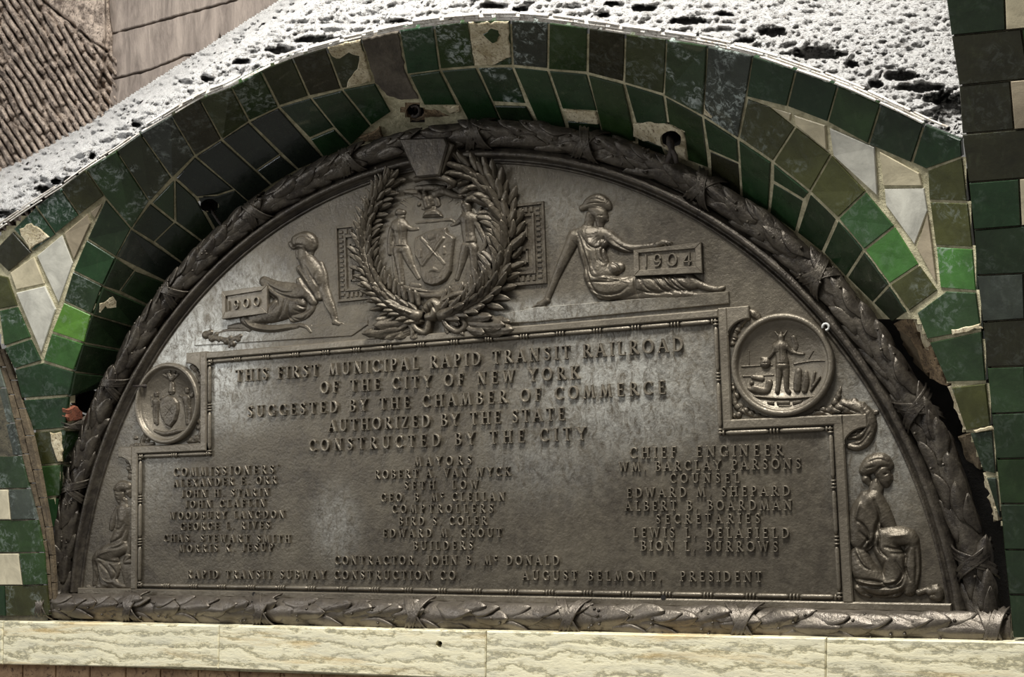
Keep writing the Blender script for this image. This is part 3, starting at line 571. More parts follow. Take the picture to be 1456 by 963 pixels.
# garlands: core rolls, laurel leaves and crossed ribbons
def roll_pt(kind, s, phi, rad):
    """point on a garland: s runs along it, phi turns round the roll (0 faces the viewer)"""
    if kind == 'arc':
        c = Vector((math.cos(s)*1.306, -.012, CZ+math.sin(s)*1.306)); n = Vector((math.cos(s), 0, math.sin(s)))
    else: c = Vector((s, -.022, -.060)); n = Vector((0, 0, 1))
    return c+n*math.sin(phi)*rad*.98+Vector((0, -1, 0))*math.cos(phi)*rad
def core(kind, s0, s1, n, rad):
    V = []; F = []; K = 13
    for i in range(n):
        s = s0+(s1-s0)*i/(n-1)
        for k in range(K): V.append(roll_pt(kind, s, -2.0+4.0*k/(K-1), rad*(1+.03*math.sin(i*2.1+k))))
    for i in range(n-1):
        for k in range(K-1): F.append([i*K+k, i*K+k+1, (i+1)*K+k+1, (i+1)*K+k])
    F += [[k for k in range(K)], [(n-1)*K+k for k in range(K)][::-1]]
    return V, F
gs0 = math.asin((-.03-CZ)/1.306)
V, F = core('arc', gs0, math.pi-gs0, 160, .031); arch_garland = mk('arch_garland', V, F, 'bronze_dark', plaque, True)
V, F = core('x', -1.352, 1.352, 120, .035); base_garland = mk('base_garland', V, F, 'bronze_roll', plaque, True)

def leaf_mesh(name, seed, mat, R=.036, wf=.30, fat=.0035, tip=.010, wav=.06, nl=9, nw=7, curl=1.):
    """laurel leaf, base at origin, unit length along +x, wrapped across y round a roll; lifted tip, raised midrib, real thickness"""
    r = random.Random(seed); V = []; F = []
    for sgn in (1, 0):
        for i in range(nl):
            t = i/(nl-1); wd = wf*(math.sin(math.pi*min(1, t*.93+.05))**.75)*(1+.10*math.sin(t*9+seed))
            if i == nl-1: wd = .012
            for k in range(nw):
                u = -1+2*k/(nw-1); y = u*wd*(1+wav*math.sin(t*14+k+seed)); a = y*curl
                z = -(a*a)*1.35+tip/.09*t*t*.9+.015+(.055*math.exp(-(u/.16)**2)+.028*(1-u*u))*math.sin(math.pi*t)**.5*(1 if sgn else 0)+.012*math.sin(t*7+u*3+seed)
                if sgn == 0: z -= .05
                V.append((t, y, z))
    n = nl*nw
    for i in range(nl-1):
        for k in range(nw-1):
            a = i*nw+k; F.append([a, a+nw, a+nw+1, a+1]); b = n+a; F.append([b, b+1, b+nw+1, b+nw])
    ring = [k for k in range(nw)]+[i*nw+nw-1 for i in range(1, nl)]+[(nl-1)*nw+k for k in range(nw-2, -1, -1)]+[i*nw for i in range(nl-2, 0, -1)]
    for i in range(len(ring)): a, b = ring[i], ring[(i+1) % len(ring)]; F.append([a, b, b+n, a+n])
    me = bpy.data.meshes.new(name); me.from_pydata(V, [], F); me.materials.append(M[mat]); me.polygons.foreach_set('use_smooth', [True]*len(F)); me.update(); return me
LM = {m: [leaf_mesh('leaf', s, m) for s in (1, 2, 3, 4)] for m in ('bronze_dark', 'bronze_roll')}
def place(name, me, parent, p, xdir, zdir, sc3):
    x = Vector(xdir).normalized(); z = Vector(zdir).normalized(); y = z.cross(x).normalized(); z = x.cross(y)
    o = bpy.data.objects.new(name, me); sc.collection.objects.link(o); o.parent = parent
    Rm = Matrix((x, y, z)).transposed().to_4x4(); o.matrix_basis = Matrix.Translation(Vector(p)-wl[parent.name]) @ Rm @ Matrix.Diagonal((*sc3, 1)); return o
arc_rib = [.16, .42, .70, .97, 1.22, 1.46, 1.76, 2.02, 2.30, 2.56, 2.82]
x_rib = [-.99, -.53, -.055, .37, .79]
def garland(kind, s0, s1, rows, pitch, L, wid, ribs, parent, mat, rad, up=1, ln=1.):
    n = int(abs(s1-s0)*ln/pitch); d = (s1-s0)/n
    for r_, phi in enumerate(rows):
        for i in range(n):
            s = s0+d*(i+.5*(r_ % 2)+rng.uniform(-.08, .08))
            if any(abs(s-q)*ln < .022 for q in ribs) or (s+d*.5-s1)*d > 0: continue
            ph = phi+rng.uniform(-.10, .10); b = roll_pt(kind, s, ph, rad); e = roll_pt(kind, s+d*.3, ph+rng.uniform(-.10, .10)+(.10 if r_ % 2 else -.06), rad)
            ctr = roll_pt(kind, s, ph, 0.)
            k = rng.uniform(.9, 1.12); place('leaf', LM[mat][rng.integers(4)], parent, b+(b-ctr)*.02, e-b, b-ctr, (L*k, wid*rng.uniform(.92, 1.1), L*.75))
garland('arc', gs0-.02, math.pi/2-.03, (-.95, .0, .95), .062, .094, .072, arc_rib, arch_garland, 'bronze_dark', .031, ln=1.306)
garland('arc', math.pi-gs0+.02, math.pi/2+.03, (-.95, .0, .95), .062, .094, .072, arc_rib, arch_garland, 'bronze_dark', .031, ln=1.306)
garland('x', -1.33, 1.33, (-.95, .05, 1.0), .078, .106, .082, x_rib, base_garland, 'bronze_roll', .034)
def ribbon(kind, s, ln, parent, mat, rad, hw=.030):
    for sg in (1, -1):
        V = []; F = []; K = 15; W_ = 5
        for i in range(K):
            ph = -1.5+3.0*i/(K-1); sc_ = s+sg*(ph/1.5)*hw/ln
            for k in range(W_):
                o_ = (-1+2*k/(W_-1)); lift = .0085+.0025*math.cos(o_*math.pi*2)+(.0015 if sg > 0 else 0)
                V.append(roll_pt(kind, sc_+o_*.0125/ln, ph, rad+lift))
        for i in range(K-1):
            for k in range(W_-1): a = i*W_+k; F.append([a, a+1, a+W_+1, a+W_])
        o = mk('ribbon', V, F, mat, parent, True); md = o.modifiers.new('t', 'SOLIDIFY'); md.thickness = .004; md.offset = 0
for s in arc_rib: ribbon('arc', s, 1.306, arch_garland, 'bronze_dark', .031)
for s in x_rib: ribbon('x', s, 1, base_garland, 'bronze_roll', .035, .034)
for s in (1.318, -1.330): ribbon('x', s, 1, base_garland, 'bronze_roll', .036, .022)
# small berries between the leaves
m = MB()
for kind, parent in (('arc', 0), ('x', 0)):
    for i in range(70):
        s = rng.uniform(gs0+.05, math.pi-gs0-.05) if kind == 'arc' else rng.uniform(-1.3, 1.3)
        p = roll_pt(kind, s, rng.uniform(-.8, .8), .041); V = []; F = []
        for a in range(5):
            th = math.pi*a/4
            for b in range(6): V.append(p+Vector((math.sin(th)*math.cos(b*1.047), -math.cos(th), math.sin(th)*math.sin(b*1.047)))*.0042)
        for a in range(4):
            for b in range(6): c_ = (b+1) % 6; F.append([a*6+b, a*6+c_, (a+1)*6+c_, (a+1)*6+b])
        m.add(V, F)
o = m.build('berries', 'bronze_dark', plaque, True); o['kind'] = 'stuff'

# ---------------------------------------------------------------- inscription panel: frame, bead and reel
A_, B_, H1, H2 = 1.0, .7466, .3716, .6344
m = MB(); w_ = .022
def rect(m, x0, x1, z0, z1, y=-.014, ch=.003): m.box(x0, x1, z0, z1, .002, y, ch)
g_ = .008
for sx in (-1, 1):
    f = lambda a, b: (min(sx*a, sx*b), max(sx*a, sx*b))
    rect(m, *f(A_+g_, A_+g_+w_), -.012, H1+g_+w_)
    rect(m, *f(B_+g_, A_+g_+w_-.0005), H1+g_, H1+g_+w_, -.0145)
    rect(m, *f(B_+g_, B_+g_+w_), H1+g_+.001, H2+g_+w_, -.0142)
    for X, Z in ((A_, H1), (B_, H2)):     # projecting ears with a hollow below
        x1 = X+g_+w_; zt = Z+g_+w_; pts = [(sx*(x1-.002), zt-.0004), (sx*(x1+.052), zt-.0004), (sx*(x1+.052), zt-.030)]+[(sx*(x1+.052-.040*math.sin(t)*1.28), zt-.030-.038*(1-math.cos(t))) for t in np.linspace(.3, math.pi/2, 6)]+[(sx*(x1-.002), zt-.068)]
        m.prism(pts, .002, -.0138, .0025)
rect(m, -(B_+g_+.0006), B_+g_+.0006, H2+g_, H2+g_+w_*.85, -.0144)
rect(m, -1.235, 1.235, -.0285, -.010, -.0135)
m.build('panel_frame', 'bronze_light', plaque)
panel_pts = [(-A_, -.008), (A_, -.008), (A_, H1), (B_, H1), (B_, H2), (-B_, H2), (-B_, H1), (-A_, H1)]
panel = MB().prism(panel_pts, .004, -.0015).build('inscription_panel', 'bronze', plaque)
bead = MB(); bead_edge = bead
def spindle(a, b, r, parent, name):
    a = Vector(a); b = Vector(b); d = (b-a); L = d.length
    ts = [0, .04, .10, .5, .90, .96, 1]; rs_ = [.45, .8, 1, 1.0, 1, .8, .45]
    MB().tube([a+d*t for t in ts], [r*q for q in rs_], 8).build(name, 'bronze_light', parent, True)
reels = MB(); nb = 0
def run(p, q, n):
    """n spindles between p and q, three small reels between each pair"""
    p = Vector((p[0], -.0075, p[1])); q = Vector((q[0], -.0075, q[1])); d = (q-p); L = d.length; u = d.normalized(); st = L/n
    for i in range(n):
        a = p+u*(i*st+.0125); b = p+u*((i+1)*st-.0125); spindle(a, b, .0056, plaque, 'bead')
    for i in range(n+1):
        for k in (-1, 0, 1):
            if (i == 0 and k < 0) or (i == n and k > 0): continue
            c = p+u*(i*st+k*.0078); reels.tube([c-u*.0026, c-u*.0016, c+u*.0016, c+u*.0026], [.0035, .0068, .0068, .0035], 8)
run((-A_, 0), (A_, 0), 20); run((-B_, H2), (B_, H2), 15); run((-A_, 0), (-A_, H1), 3); run((A_, 0), (A_, H1), 3)
run((-A_, H1), (-B_, H1), 2); run((B_, H1), (A_, H1), 2); run((-B_, H1), (-B_, H2), 2); run((B_, H1), (B_, H2), 2)
o = reels.build('reels', 'bronze_light', plaque, True); o['kind'] = 'stuff'
for x, y in ((361, 845), (943, 850)):
    c = P([(x, y)], -.0137)[0]; t = np.linspace(0, 2*math.pi, 12, endpoint=False); MB().prism([(c[0]+.006*math.cos(a), c[2]+.006*math.sin(a)) for a in t], -.012, -.0140).build('screw_hole', 'dark', plaque)

# ---------------------------------------------------------------- roman capitals
TH, TN, SF = .165, .095, .055
def S(*p, w=TH): return ('l', p, w)
def AR(cx, cy, rx, ry, a0, a1, w=TH): return ('a', (cx, cy, rx, ry, a0, a1), w)
def SE(x, y, l=.17): return ('l', (x-l, y, x+l, y), SF*1.5)
GL = {
 'A': (.80, [S(.08, .03, .38, .97, w=TN), S(.38, .97, .70, .03), S(.20, .34, .58, .34, w=TN*.8), SE(.08, .03, .11), SE(.70, .03, .13)]),
 'B': (.66, [S(.16, 0, .16, 1), AR(.30, .76, .22, .20, -90, 90, TN), AR(.30, .28, .27, .24, -90, 90, TN*1.25), S(.1, .97, .32, .97, w=SF*1.4), S(.1, .54, .32, .54, w=SF*1.4), S(.1, .03, .32, .03, w=SF*1.4), SE(.12, .97, .10), SE(.12, .03, .10)]),
 'C': (.76, [AR(.44, .5, .34, .46, 42, 318, TN*1.35), S(.70, .66, .70, .92, w=TN*.7), S(.12, .4, .12, .6, w=TN)]),
 'D': (.82, [S(.17, 0, .17, 1), AR(.30, .5, .42, .46, -90, 90, TN*1.45), S(.08, .96, .32, .96, w=SF*1.4), S(.08, .04, .32, .04, w=SF*1.4)]),
 'E': (.64, [S(.18, 0, .18, 1), S(.1, .96, .56, .96, w=TN*.8), S(.1, .04, .58, .04, w=TN*.8), S(.2, .52, .46, .52, w=TN*.75), S(.55, .82, .55, .98, w=TN*.6), S(.58, .02, .58, .2, w=TN*.6), S(.46, .42, .46, .62, w=TN*.6)]),
 'F': (.60, [S(.18, 0, .18, 1), S(.1, .96, .55, .96, w=TN*.8), S(.2, .52, .44, .52, w=TN*.75), S(.54, .80, .54, .98, w=TN*.6), S(.45, .42, .45, .62, w=TN*.6), SE(.18, .03)]),
 'G': (.80, [AR(.44, .5, .34, .46, 42, 330, TN*1.35), S(.70, .70, .70, .92, w=TN*.7), S(.70, .06, .70, .44, w=TH*.9), SE(.68, .44, .12)]),
 'H': (.86, [S(.18, 0, .18, 1), S(.68, 0, .68, 1), S(.18, .52, .68, .52, w=TN*.8)]+[SE(x, y) for x in (.18, .68) for y in (.03, .97)]),
 'I': (.36, [S(.18, 0, .18, 1), SE(.18, .03), SE(.18, .97)]),
 'J': (.50, [S(.34, .12, .34, 1), ('p', (.34, .16, .28, .02, .16, -.03, .05, .04, .04, .16), TN*1.1), SE(.30, .97, .15)]),
 'K': (.80, [S(.18, 0, .18, 1), S(.24, .46, .62, .95, w=TN), S(.34, .58, .68, .04), SE(.18, .03), SE(.18, .97), SE(.62, .97, .12), SE(.68, .03, .12)]),
 'L': (.62, [S(.18, 0, .18, 1), S(.1, .04, .58, .04, w=TN*.8), S(.58, .02, .58, .24, w=TN*.6), SE(.18, .97)]),
 'M': (.98, [S(.13, .0, .24, 1, w=TN), S(.24, .97, .49, .06), S(.49, .06, .74, .97, w=TN), S(.74, 1, .86, 0), SE(.12, .03, .12), SE(.86, .03, .12)]),
 'N': (.88, [S(.17, 0, .17, 1, w=TN), S(.17, .98, .70, .02), S(.70, 0, .70, 1, w=TN), SE(.17, .03, .13), SE(.12, .97, .10), SE(.70, .97, .14)]),
 'O': (.86, [AR(.43, .5, .35, .46, 0, 360, TN*1.45)]),
 'P': (.66, [S(.18, 0, .18, 1), AR(.30, .72, .25, .24, -90, 90, TN*1.15), S(.1, .96, .32, .96, w=SF*1.4), S(.18, .48, .32, .48, w=SF*1.4), SE(.18, .03)]),
 'R': (.76, [S(.18, 0, .18, 1), AR(.30, .73, .23, .23, -90, 90, TN*1.15), S(.1, .96, .32, .96, w=SF*1.4), S(.18, .50, .32, .50, w=SF*1.4), S(.34, .50, .68, .03), SE(.18, .03), SE(.70, .03, .08)]),
 'S': (.60, [('p', (.50, .80, .44, .93, .30, .96, .16, .90, .12, .76, .18, .62, .32, .52, .44, .40, .49, .26, .43, .10, .28, .04, .14, .08, .09, .22), TN*1.4), S(.50, .74, .50, .95, w=TN*.6), S(.09, .05, .09, .28, w=TN*.6)]),
 'T': (.72, [S(.36, 0, .36, 1), S(.06, .96, .66, .96, w=TN*.85), S(.06, .78, .06, .98, w=TN*.6), S(.66, .78, .66, .98, w=TN*.6), SE(.36, .03)]),
 'U': (.84, [('p', (.18, 1, .18, .30, .24, .12, .40, .04, .56, .09, .66, .25, .66, .34), TH*.85), S(.67, .3, .67, 1, w=TN), SE(.18, .97, .14), SE(.67, .97, .12)]),
 'V': (.80, [S(.10, .98, .40, .02), S(.40, .02, .68, .98, w=TN), SE(.10, .97, .13), SE(.68, .97, .11)]),
 'W': (1.10, [S(.10, .98, .32, .02), S(.32, .02, .54, .98, w=TN), S(.54, .98, .76, .02), S(.76, .02, .98, .98, w=TN), SE(.10, .97, .11), SE(.98, .97, .10)]),
 'X': (.78, [S(.12, .98, .64, .02), S(.64, .98, .12, .02, w=TN), SE(.12, .97, .12), SE(.64, .03, .12)]),
 'Y': (.78, [S(.08, .98, .38, .46), S(.38, .46, .68, .98, w=TN), S(.38, 0, .38, .50), SE(.08, .97, .12), SE(.68, .97, .12), SE(.38, .03)]),
 'Z': (.70, [S(.10, .96, .58, .96, w=TN*.8), S(.56, .96, .12, .04), S(.10, .04, .60, .04, w=TN*.8), S(.10, .78, .10, .98, w=TN*.6), S(.60, .02, .60, .22, w=TN*.6)]),
 '.': (.26, [S(.12, .0, .12, .16, w=.15)]), ',': (.26, [S(.12, .02, .12, .16, w=.15), S(.13, .08, .07, -.14, w=.07)]), "'": (.22, [S(.10, .78, .12, 1.02, w=.10)]),
 'c': (.44, [AR(.22, .74, .17, .22, 45, 315, TN*1.1), S(.10, .44, .34, .44, w=TN*.7)]),
 '1': (.40, [S(.20, 0, .20, 1, w=.14)]), '9': (.72, [AR(.36, .66, .26, .30, 0, 360, .13), ('p', (.62, .64, .60, .30, .44, .08, .16, .05), .13)]), '0': (.86, [AR(.43, .5, .34, .46, 0, 360, .13)]),
 '4': (.76, [S(.54, 0, .54, 1, w=.14), S(.52, .97, .10, .30, w=.11), S(.08, .28, .72, .28, w=.11)]),
}
def glyph(m, ch, o, ux, uz, H, y0, y1, ch_=.0008):
    """raise one capital from strokes; o is its base point, ux/uz its directions"""
    for typ, d, w in GL[ch][1]:
        if typ == 'a':
            cx, cy, rx, ry, a0, a1 = d; n = 9 if a1-a0 < 200 else 14; pts = [(cx+rx*math.cos(math.radians(a0+(a1-a0)*k/n)), cy+ry*math.sin(math.radians(a0+(a1-a0)*k/n))) for k in range(n+1)]
            closed = a1-a0 >= 359
        else: pts = [(d[i], d[i+1]) for i in range(0, len(d), 2)]; closed = False
        n = len(pts); L = []; Rr = []; hw = w/2
        for i, p in enumerate(pts):
            q0 = pts[i-1] if i else (pts[-2] if closed else p); q1 = pts[i+1] if i < n-1 else (pts[1] if closed else p)
            tx, ty = q1[0]-q0[0], q1[1]-q0[1]; l = math.hypot(tx, ty)+1e-9; nx, ny = -ty/l, tx/l
            k = hw
            if typ == 'a': k = hw*(.62+.75*abs(nx))   # thick at the sides, thin at top and foot
            L.append((p[0]+nx*k, p[1]+ny*k, nx, ny)); Rr.append((p[0]-nx*k, p[1]-ny*k, -nx, -ny))
        V = []; F = []; c = ch_/H
        for l_, r_ in zip(L, Rr):
            for (x, z, nx, nz), yy, ins in ((l_, y0, 0), (l_, y1+ch_, 0), (l_, y1, c), (r_, y1, c), (r_, y1+ch_, 0), (r_, y0, 0)):
                q = o+ux*((x-nx*ins)*H)+uz*((z-nz*ins)*H); V.append((q[0], yy, q[2]))
        for i in range(n-1):
            for k in range(5): a = i*6+k; F.append([a, a+6, a+7, a+1])
        if not closed: F.append([0, 1, 2, 3, 4, 5]); F.append([(n-1)*6+k for k in range(6)][::-1])
        m.add(V, F)
def text(s, p, q, H, y0=-.001, y1=-.0100, each=False, parent=None, mat='bronze_light', gap=.10, sink=None):
    """a line of capitals whose foot runs from photo point p to photo point q"""
    a, b = P([p, q], y1*.6); a = Vector(a); b = Vector(b); L = (b-a).length; ux = (b-a).normalized(); uz = Vector((-ux[2], 0, ux[0]))
    adv = [(.42 if c == ' ' else GL[c][0])*H for c in s]; k = (L-sum(adv)+.06*H)/(max(1, len(s)-1)); x = 0.
    line = sink or MB(); H = H*.93
    wf = 1.
    if k < -.02*H: wf = (L+.02*H*(len(s)-1))/sum(adv); k = -.02*H
    for c, ad in zip(s, adv):
        if c != ' ':
            m = MB() if each else line; glyph(m, c, a+ux*x, ux*wf, uz, H, y0, y1)
            if each: m.build('letter', mat, parent)
        x += ad*wf+k
    if not each and sink is None: line.build('text_line', mat, parent)
HL = [("THIS FIRST MUNICIPAL RAPID TRANSIT RAILROAD", (335, 543.5), (972, 499.5), .0365), ("OF THE CITY OF NEW YORK", (455.5, 560), (825, 539), .035),
      ("SUGGESTED BY THE CHAMBER OF COMMERCE", (352, 594), (947, 560.5), .035), ("AUTHORIZED BY THE STATE", (467, 614.5), (804, 598), .035), ("CONSTRUCTED BY THE CITY", (439.5, 642.5), (834, 626), .035)]
for s, p, q, h in HL: text(s, p, q, h, each=True, parent=panel)
NL = [("CHIEF  ENGINEER", (895.5, 652.4), (1114, 648), .0285), ("WM. BARCLAY PARSONS", (880, 671), (1139.5, 666.5), .0245), ("COUNSEL", (952.7, 687.2), (1052, 686.5), .0235), ("EDWARD M. SHEPARD", (891, 708), (1124, 705), .0245),
 ("ALBERT B. BOARDMAN", (889, 726.6), (1127, 725.5), .0245), ("SECRETARIES", (932.6, 745), (1081.5, 744.2), .0235), ("LEWIS L. DELAFIELD", (899.7, 764.3), (1122.7, 765.4), .0245), ("BION L. BURROWS", (911, 783.2), (1107, 785), .0245),
 ("AUGUST BELMONT,", (743, 825), (941, 826.4), .0245), ("PRESIDENT", (967, 826.6), (1084, 827.6), .0245), ("MAYORS", (589, 663.5), (671, 661), .0255), ("ROBERT A. VAN WYCK", (532.8, 681.4), (726.5, 677), .0245), ("SETH  LOW", (574.8, 696.8), (681, 695.4), .0235),
 ("GEO. B. Mc CLELLAN", (541.6, 713.8), (718.8, 712.4), .0235), ("COMPTROLLERS", (557.5, 730), (701.8, 729.5), .0235), ("BIRD S. COLER", (566.6, 747.6), (693, 746.8), .0235), ("EDWARD M. GROUT", (544.6, 764.6), (714, 764), .0235), ("BUILDERS", (587.7, 782.5), (673, 781.8), .0235),
 ("CONTRACTOR, JOHN B. Mc DONALD", (476, 803), (795.7, 803.8), .0245), ("RAPID TRANSIT SUBWAY CONSTRUCTION CO.", (266.5, 822.8), (654.5, 825), .0245),
 ("COMMISSIONERS'", (247, 678), (396, 673.8), .0285), ("ALEXANDER E. ORR", (247, 693.2), (393.4, 688.2), .0255), ("JOHN H. STARIN", (257.8, 708), (383, 705.4), .0245), ("JOHN CLAFLIN", (263, 722.9), (377.7, 720.7), .0245), ("WOODBURY LANGDON", (241.4, 739.2), (405, 737), .0245),
 ("GEORGE L. RIVES", (257, 754.5), (383.8, 752.3), .0245), ("CHAS. STEWART SMITH", (233, 770.8), (413, 772), .0245), ("MORRIS K. JESUP", (254.5, 785.7), (388.6, 784.4), .0245)]
small = MB()
for i, (s, p, q, h) in enumerate(NL):
    h *= .93 if i >= 20 else 1
    if i < 10 or i == 20: text(s, p, q, h, each=True, parent=panel, y1=-.0085)
    else: text(s, p, q, h, sink=small, y1=-.0085)
o = small.build('small_letters', 'bronze_light', plaque); o['kind'] = 'stuff'

def smooth(pts, n=5):
    """Catmull-Rom curve through the given points"""
    p = np.array(pts, float)
    if len(p) < 3: return [tuple(q) for q in p]
    e = np.vstack([2*p[0]-p[1], p, 2*p[-1]-p[-2]]); out = []
    for i in range(len(p)-1):
        a, b, c, d = e[i:i+4]
        for k in range(n):
            t = k/n; out.append(tuple(.5*(2*b+(c-a)*t+(2*a-5*b+4*c-d)*t*t+(3*b-a-3*c+d)*t**3)))
    return out+[tuple(p[-1])]
# ---------------------------------------------------------------- low relief modelled as one continuous skin per figure
def relief(name, origin, s, strokes, creases=(), polys=(), mat='bronze_relief', parent=plaque, fat=1.1, step=.62, amp=1.0, yb=0., p_=5., grain=.5, ridges=()):
    """strokes: (points [(x, y, r)...], flatness) swelling forms; polys: (outline, height, edge) flat forms; creases cut, ridges raise. All in the figure's own drawing units, s units to a photo point"""
    ox, oy = origin; strokes = [([(x, y, max(r, 1)*fat) for x, y, r in smooth(st[0], 4)],)+tuple(st[1:]) for st in strokes]; allp = [(x, y, r) for st in strokes for x, y, r in st[0]]+[(x, y, 6) for pl in polys for x, y in pl[0]]
    x0 = min(x-r for x, y, r in allp)/s+ox-1; x1 = max(x+r for x, y, r in allp)/s+ox+1; y0 = min(y-r for x, y, r in allp)/s+oy-1; y1 = max(y+r for x, y, r in allp)/s+oy+1
    xs = np.arange(x0, x1, step); ys = np.arange(y0, y1, step); X, Y = np.meshgrid(xs, ys); U = (X-ox)*s; W_ = (Y-oy)*s
    wob = 1+.05*(fbm(U, W_, 22, 3, 4)-.45); Hh = np.zeros_like(U)
    for st in strokes:
        pts, fl = st[0], (st[1] if len(st) > 1 else .55); best = np.zeros_like(U)
        if len(pts) == 1: pts = [pts[0], (pts[0][0]+.01, pts[0][1], pts[0][2])]
        for (xa, ya, ra), (xb, yb_, rb) in zip(pts[:-1], pts[1:]):
            dx, dy = xb-xa, yb_-ya; t = np.clip(((U-xa)*dx+(W_-ya)*dy)/(dx*dx+dy*dy+1e-9), 0, 1); d2 = (U-xa-t*dx)**2+(W_-ya-t*dy)**2; r = ra+(rb-ra)*t
            v = np.sqrt(np.clip(1-d2/(r*wob)**2, 0, 1))*r*fl; best = np.maximum(best, v)
        Hh = (Hh**p_+best**p_)**(1/p_)
    for pl, hh, ed in polys:
        n = len(pl); ins = np.zeros(U.shape, bool); dm = np.full(U.shape, 1e9)
        for i in range(n):
            (xa, ya), (xb, yb_) = pl[i], pl[(i+1) % n]; c = ((ya > W_) != (yb_ > W_)) & (U < (xb-xa)*(W_-ya)/(yb_-ya+1e-12)+xa); ins ^= c
            dx, dy = xb-xa, yb_-ya; t = np.clip(((U-xa)*dx+(W_-ya)*dy)/(dx*dx+dy*dy+1e-9), 0, 1); dm = np.minimum(dm, np.hypot(U-xa-t*dx, W_-ya-t*dy))
        v = np.where(ins, hh*np.clip(dm/ed, 0, 1)**.5, 0); Hh = (Hh**p_+v**p_)**(1/p_)
    body = np.clip(Hh/3., 0, 1)
    def line(pts, wd):
        dm = np.full(U.shape, 1e9); fade = np.ones(U.shape); pts = smooth(pts, 5); m_ = len(pts)-1
        for i, ((xa, ya), (xb, yb_)) in enumerate(zip(pts[:-1], pts[1:])):
            dx, dy = xb-xa, yb_-ya; t = np.clip(((U-xa)*dx+(W_-ya)*dy)/(dx*dx+dy*dy+1e-9), 0, 1); dd = np.hypot(U-xa-t*dx, W_-ya-t*dy); g = (i+t)/m_
            fade = np.where(dd < dm, .35+.65*np.sin(np.pi*np.clip(g, 0, 1)), fade); dm = np.minimum(dm, dd)
        return np.exp(-(dm/(wd*1.15))**2)*fade
    for cr in creases: Hh = Hh-line(cr[0], cr[1])*np.minimum(cr[2]*.72, Hh*.62)*body
    for cr in ridges: Hh = Hh+line(cr[0], cr[1])*cr[2]*body
    Hh = Hh+(fbm(U, W_, 16, 3, 11)-.45)*grain*3*body
    k = (X-200)/1000; ppu = (395+290*k)      # photo points per metre here
    hw = np.clip(Hh, 0, None)/s/560*amp
    base = P(np.stack([X.ravel(), Y.ravel()], 1), yb-float(np.percentile(hw[hw > 0], 50))*.8); V = base.copy(); V[:, 1] = np.where(hw.ravel() > 0, yb-hw.ravel(), .0015)
    kp = (hw > 0); c = kp[:-1, :-1] | kp[1:, :-1] | kp[:-1, 1:] | kp[1:, 1:]; idx = np.arange(X.size).reshape(X.shape)
    F = np.stack([idx[:-1, :-1][c], idx[1:, :-1][c], idx[1:, 1:][c], idx[:-1, 1:][c]], 1); used = np.unique(F); mp = -np.ones(X.size, int); mp[used] = np.arange(len(used))
    return mk(name, V[used], mp[F], mat, parent, True)

